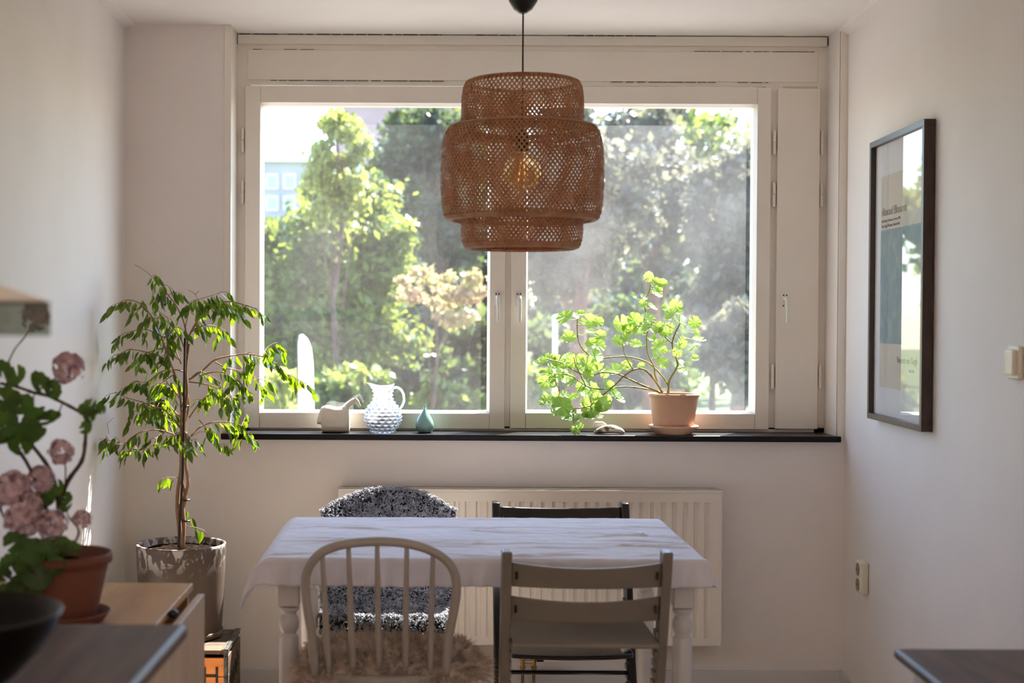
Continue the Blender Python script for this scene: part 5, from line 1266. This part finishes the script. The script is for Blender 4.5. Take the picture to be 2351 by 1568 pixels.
def flower(px, py, r, Y, k):
    c = at(px, py, Y); R = r * Y / F; rng = random.Random(k); V = []; Fc = []
    for i in range(130):
        d = Vector((rng.gauss(0, 1), rng.gauss(0, 1), rng.gauss(0, 1) + .35)).normalized(); p = c + d * R * rng.uniform(.62, .95)
        x = d.cross(Vector((rng.gauss(0, 1), rng.gauss(0, 1), rng.gauss(0, 1)))).normalized(); y = d.cross(x); s = R * rng.uniform(.15, .24); b = len(V)
        V += [tuple(p + x * s * a_ + y * s * b_ + d * s * h_) for a_, b_, h_ in ((0, 0, -.35), (1, .1, .2), (.6, .9, .3), (-.4, 1, .15), (-1, .2, .25), (-.7, -.8, .2), (.3, -1, .28), (.85, -.6, .2))]
        Fc += [(b, b + 1, b + 2), (b, b + 2, b + 3), (b, b + 3, b + 4), (b, b + 4, b + 5), (b, b + 5, b + 6), (b, b + 6, b + 7), (b, b + 7, b + 1)]
    raw('flower_head', V, Fc, PETAL, pg_, smooth=True)
for i, (x, y, r, Y) in enumerate(((157, 845, 40, 2.94), (82, 728, 36, 2.95), (140, 1037, 32, 2.94), (28, 1125, 48, 2.90), (92, 1103, 36, 2.92), (50, 1195, 48, 2.88), (118, 1205, 38, 2.87), (188, 1193, 24, 2.91), (68, 1160, 34, 2.90), (30, 1375, 18, 2.9))): flower(x, y, r, Y, i)

DZ = .87; dY1 = 2.45; dxr = at(432, 1437, dY1).x
dt = empty('sideboard_table', (-.7, 1.6, 0), 'dark walnut table in the left foreground, out of focus', 'table')
tl = Vector((dxr, dY1, DZ)); kx = -.018
MB().prism([(xl(.5) + .03, .5), (dxr - kx * -1.95 * 1.0, .5), (dxr, dY1), (xl(dY1) + .03, dY1)], DZ - .028, DZ).build('tabletop', DARKW, dt, bevel=.010, seg=4)
for x, y in ((-.5, 2.36), (-.92, 2.36), (-.5, .62), (-.92, .62)): MB().box((x - .025, y - .025, 0), (x + .025, y + .025, DZ - .028)).build('leg', DARKW, dt, bevel=.003)
bx, by = at(-105, 1450, 2.0).x, 2.0
bo = MB().lathe([(.01, 0), (.055, 0), (.062, .004), (.085, .02), (.118, .055), (.138, .085), (.148, .108), (.150, .112), (.146, .113), (.135, .088), (.112, .056), (.08, .026), (.04, .012), (.01, .010)], (bx, by, DZ), 56).build('bowl', BOWLM, smooth=True, loc=(bx, by, DZ))
tag(bo, 'glossy black bowl on the dark foreground table at left', 'bowl')
# smoked visor of a wall fixture, upper left foreground
hY = 1.80; hx1 = at(113, 730, hY).x; hz0_, hz1_ = at(60, 771, hY).z, at(60, 692, hY).z
hood = empty('range_hood', (-.8, hY + .1, 1.4), 'grey hood with smoked visor jutting in at the left photo edge', 'range hood')
MB().box((xl(hY) + .01, hY, hz0_), (hx1, hY + .006, hz1_)).build('visor', SMOKE, hood)
hv = MB(); p = at(108, 690, hY + .02); q = at(-10, 632, hY + .16)
hv.add([(xl(hY) + .01, hY + .008, hz1_ - .004), (hx1 - .006, hY + .008, hz1_ - .004), (xl(hY) + .01, hY + .008, hz1_ + .002), (hx1 - .006, hY + .008, hz1_ + .002),
        (xl(hY) + .01, hY + .012, hz1_ + .05), (hx1 - .11, hY + .012, hz1_ + .034), (xl(hY) + .01, hY + .03, hz1_ + .05), (hx1 - .11, hY + .03, hz1_ + .034), (xl(hY) + .01, hY + .03, hz1_ - .004), (hx1 - .006, hY + .03, hz1_ - .004)],
       [(0, 1, 3, 2), (2, 3, 5, 4), (4, 5, 7, 6), (6, 7, 9, 8), (8, 9, 1, 0), (1, 9, 7, 5, 3), (0, 2, 4, 6, 8)])
hv.build('canopy', HOODM, hood)

# right foreground table
rY = 2.81; rc_ = at(2050, 1487, rY)
rt = empty('side_table', (1.2, 2.4, 0), 'dark wooden tabletop corner at the bottom right, out of focus', 'table')
MB().prism([(rc_.x - .0, rY), (rc_.x - .03, 1.9), (xr(1.9) - .02, 1.9), (xr(rY) - .02, rY)], rc_.z - .022, rc_.z).build('tabletop', DARKW, rt, bevel=.010, seg=4)
for x, y in ((rc_.x + .05, rY - .06), (xr(2.7) - .08, rY - .06), (rc_.x + .05, 1.97), (xr(1.9) - .08, 1.97)): MB().box((x - .022, y - .022, 0), (x + .022, y + .022, rc_.z - .022)).build('leg', WHITEW, rt, bevel=.003)

for o_ in COL.objects:
    if o_.get('category') == 'chair': o_['group'] = 'chairs around the dining table'
    if o_.get('category') == 'sheepskin': o_['group'] = 'sheepskins on the chairs'
    if o_.get('category') == 'flower pot': o_['group'] = 'terracotta pots'
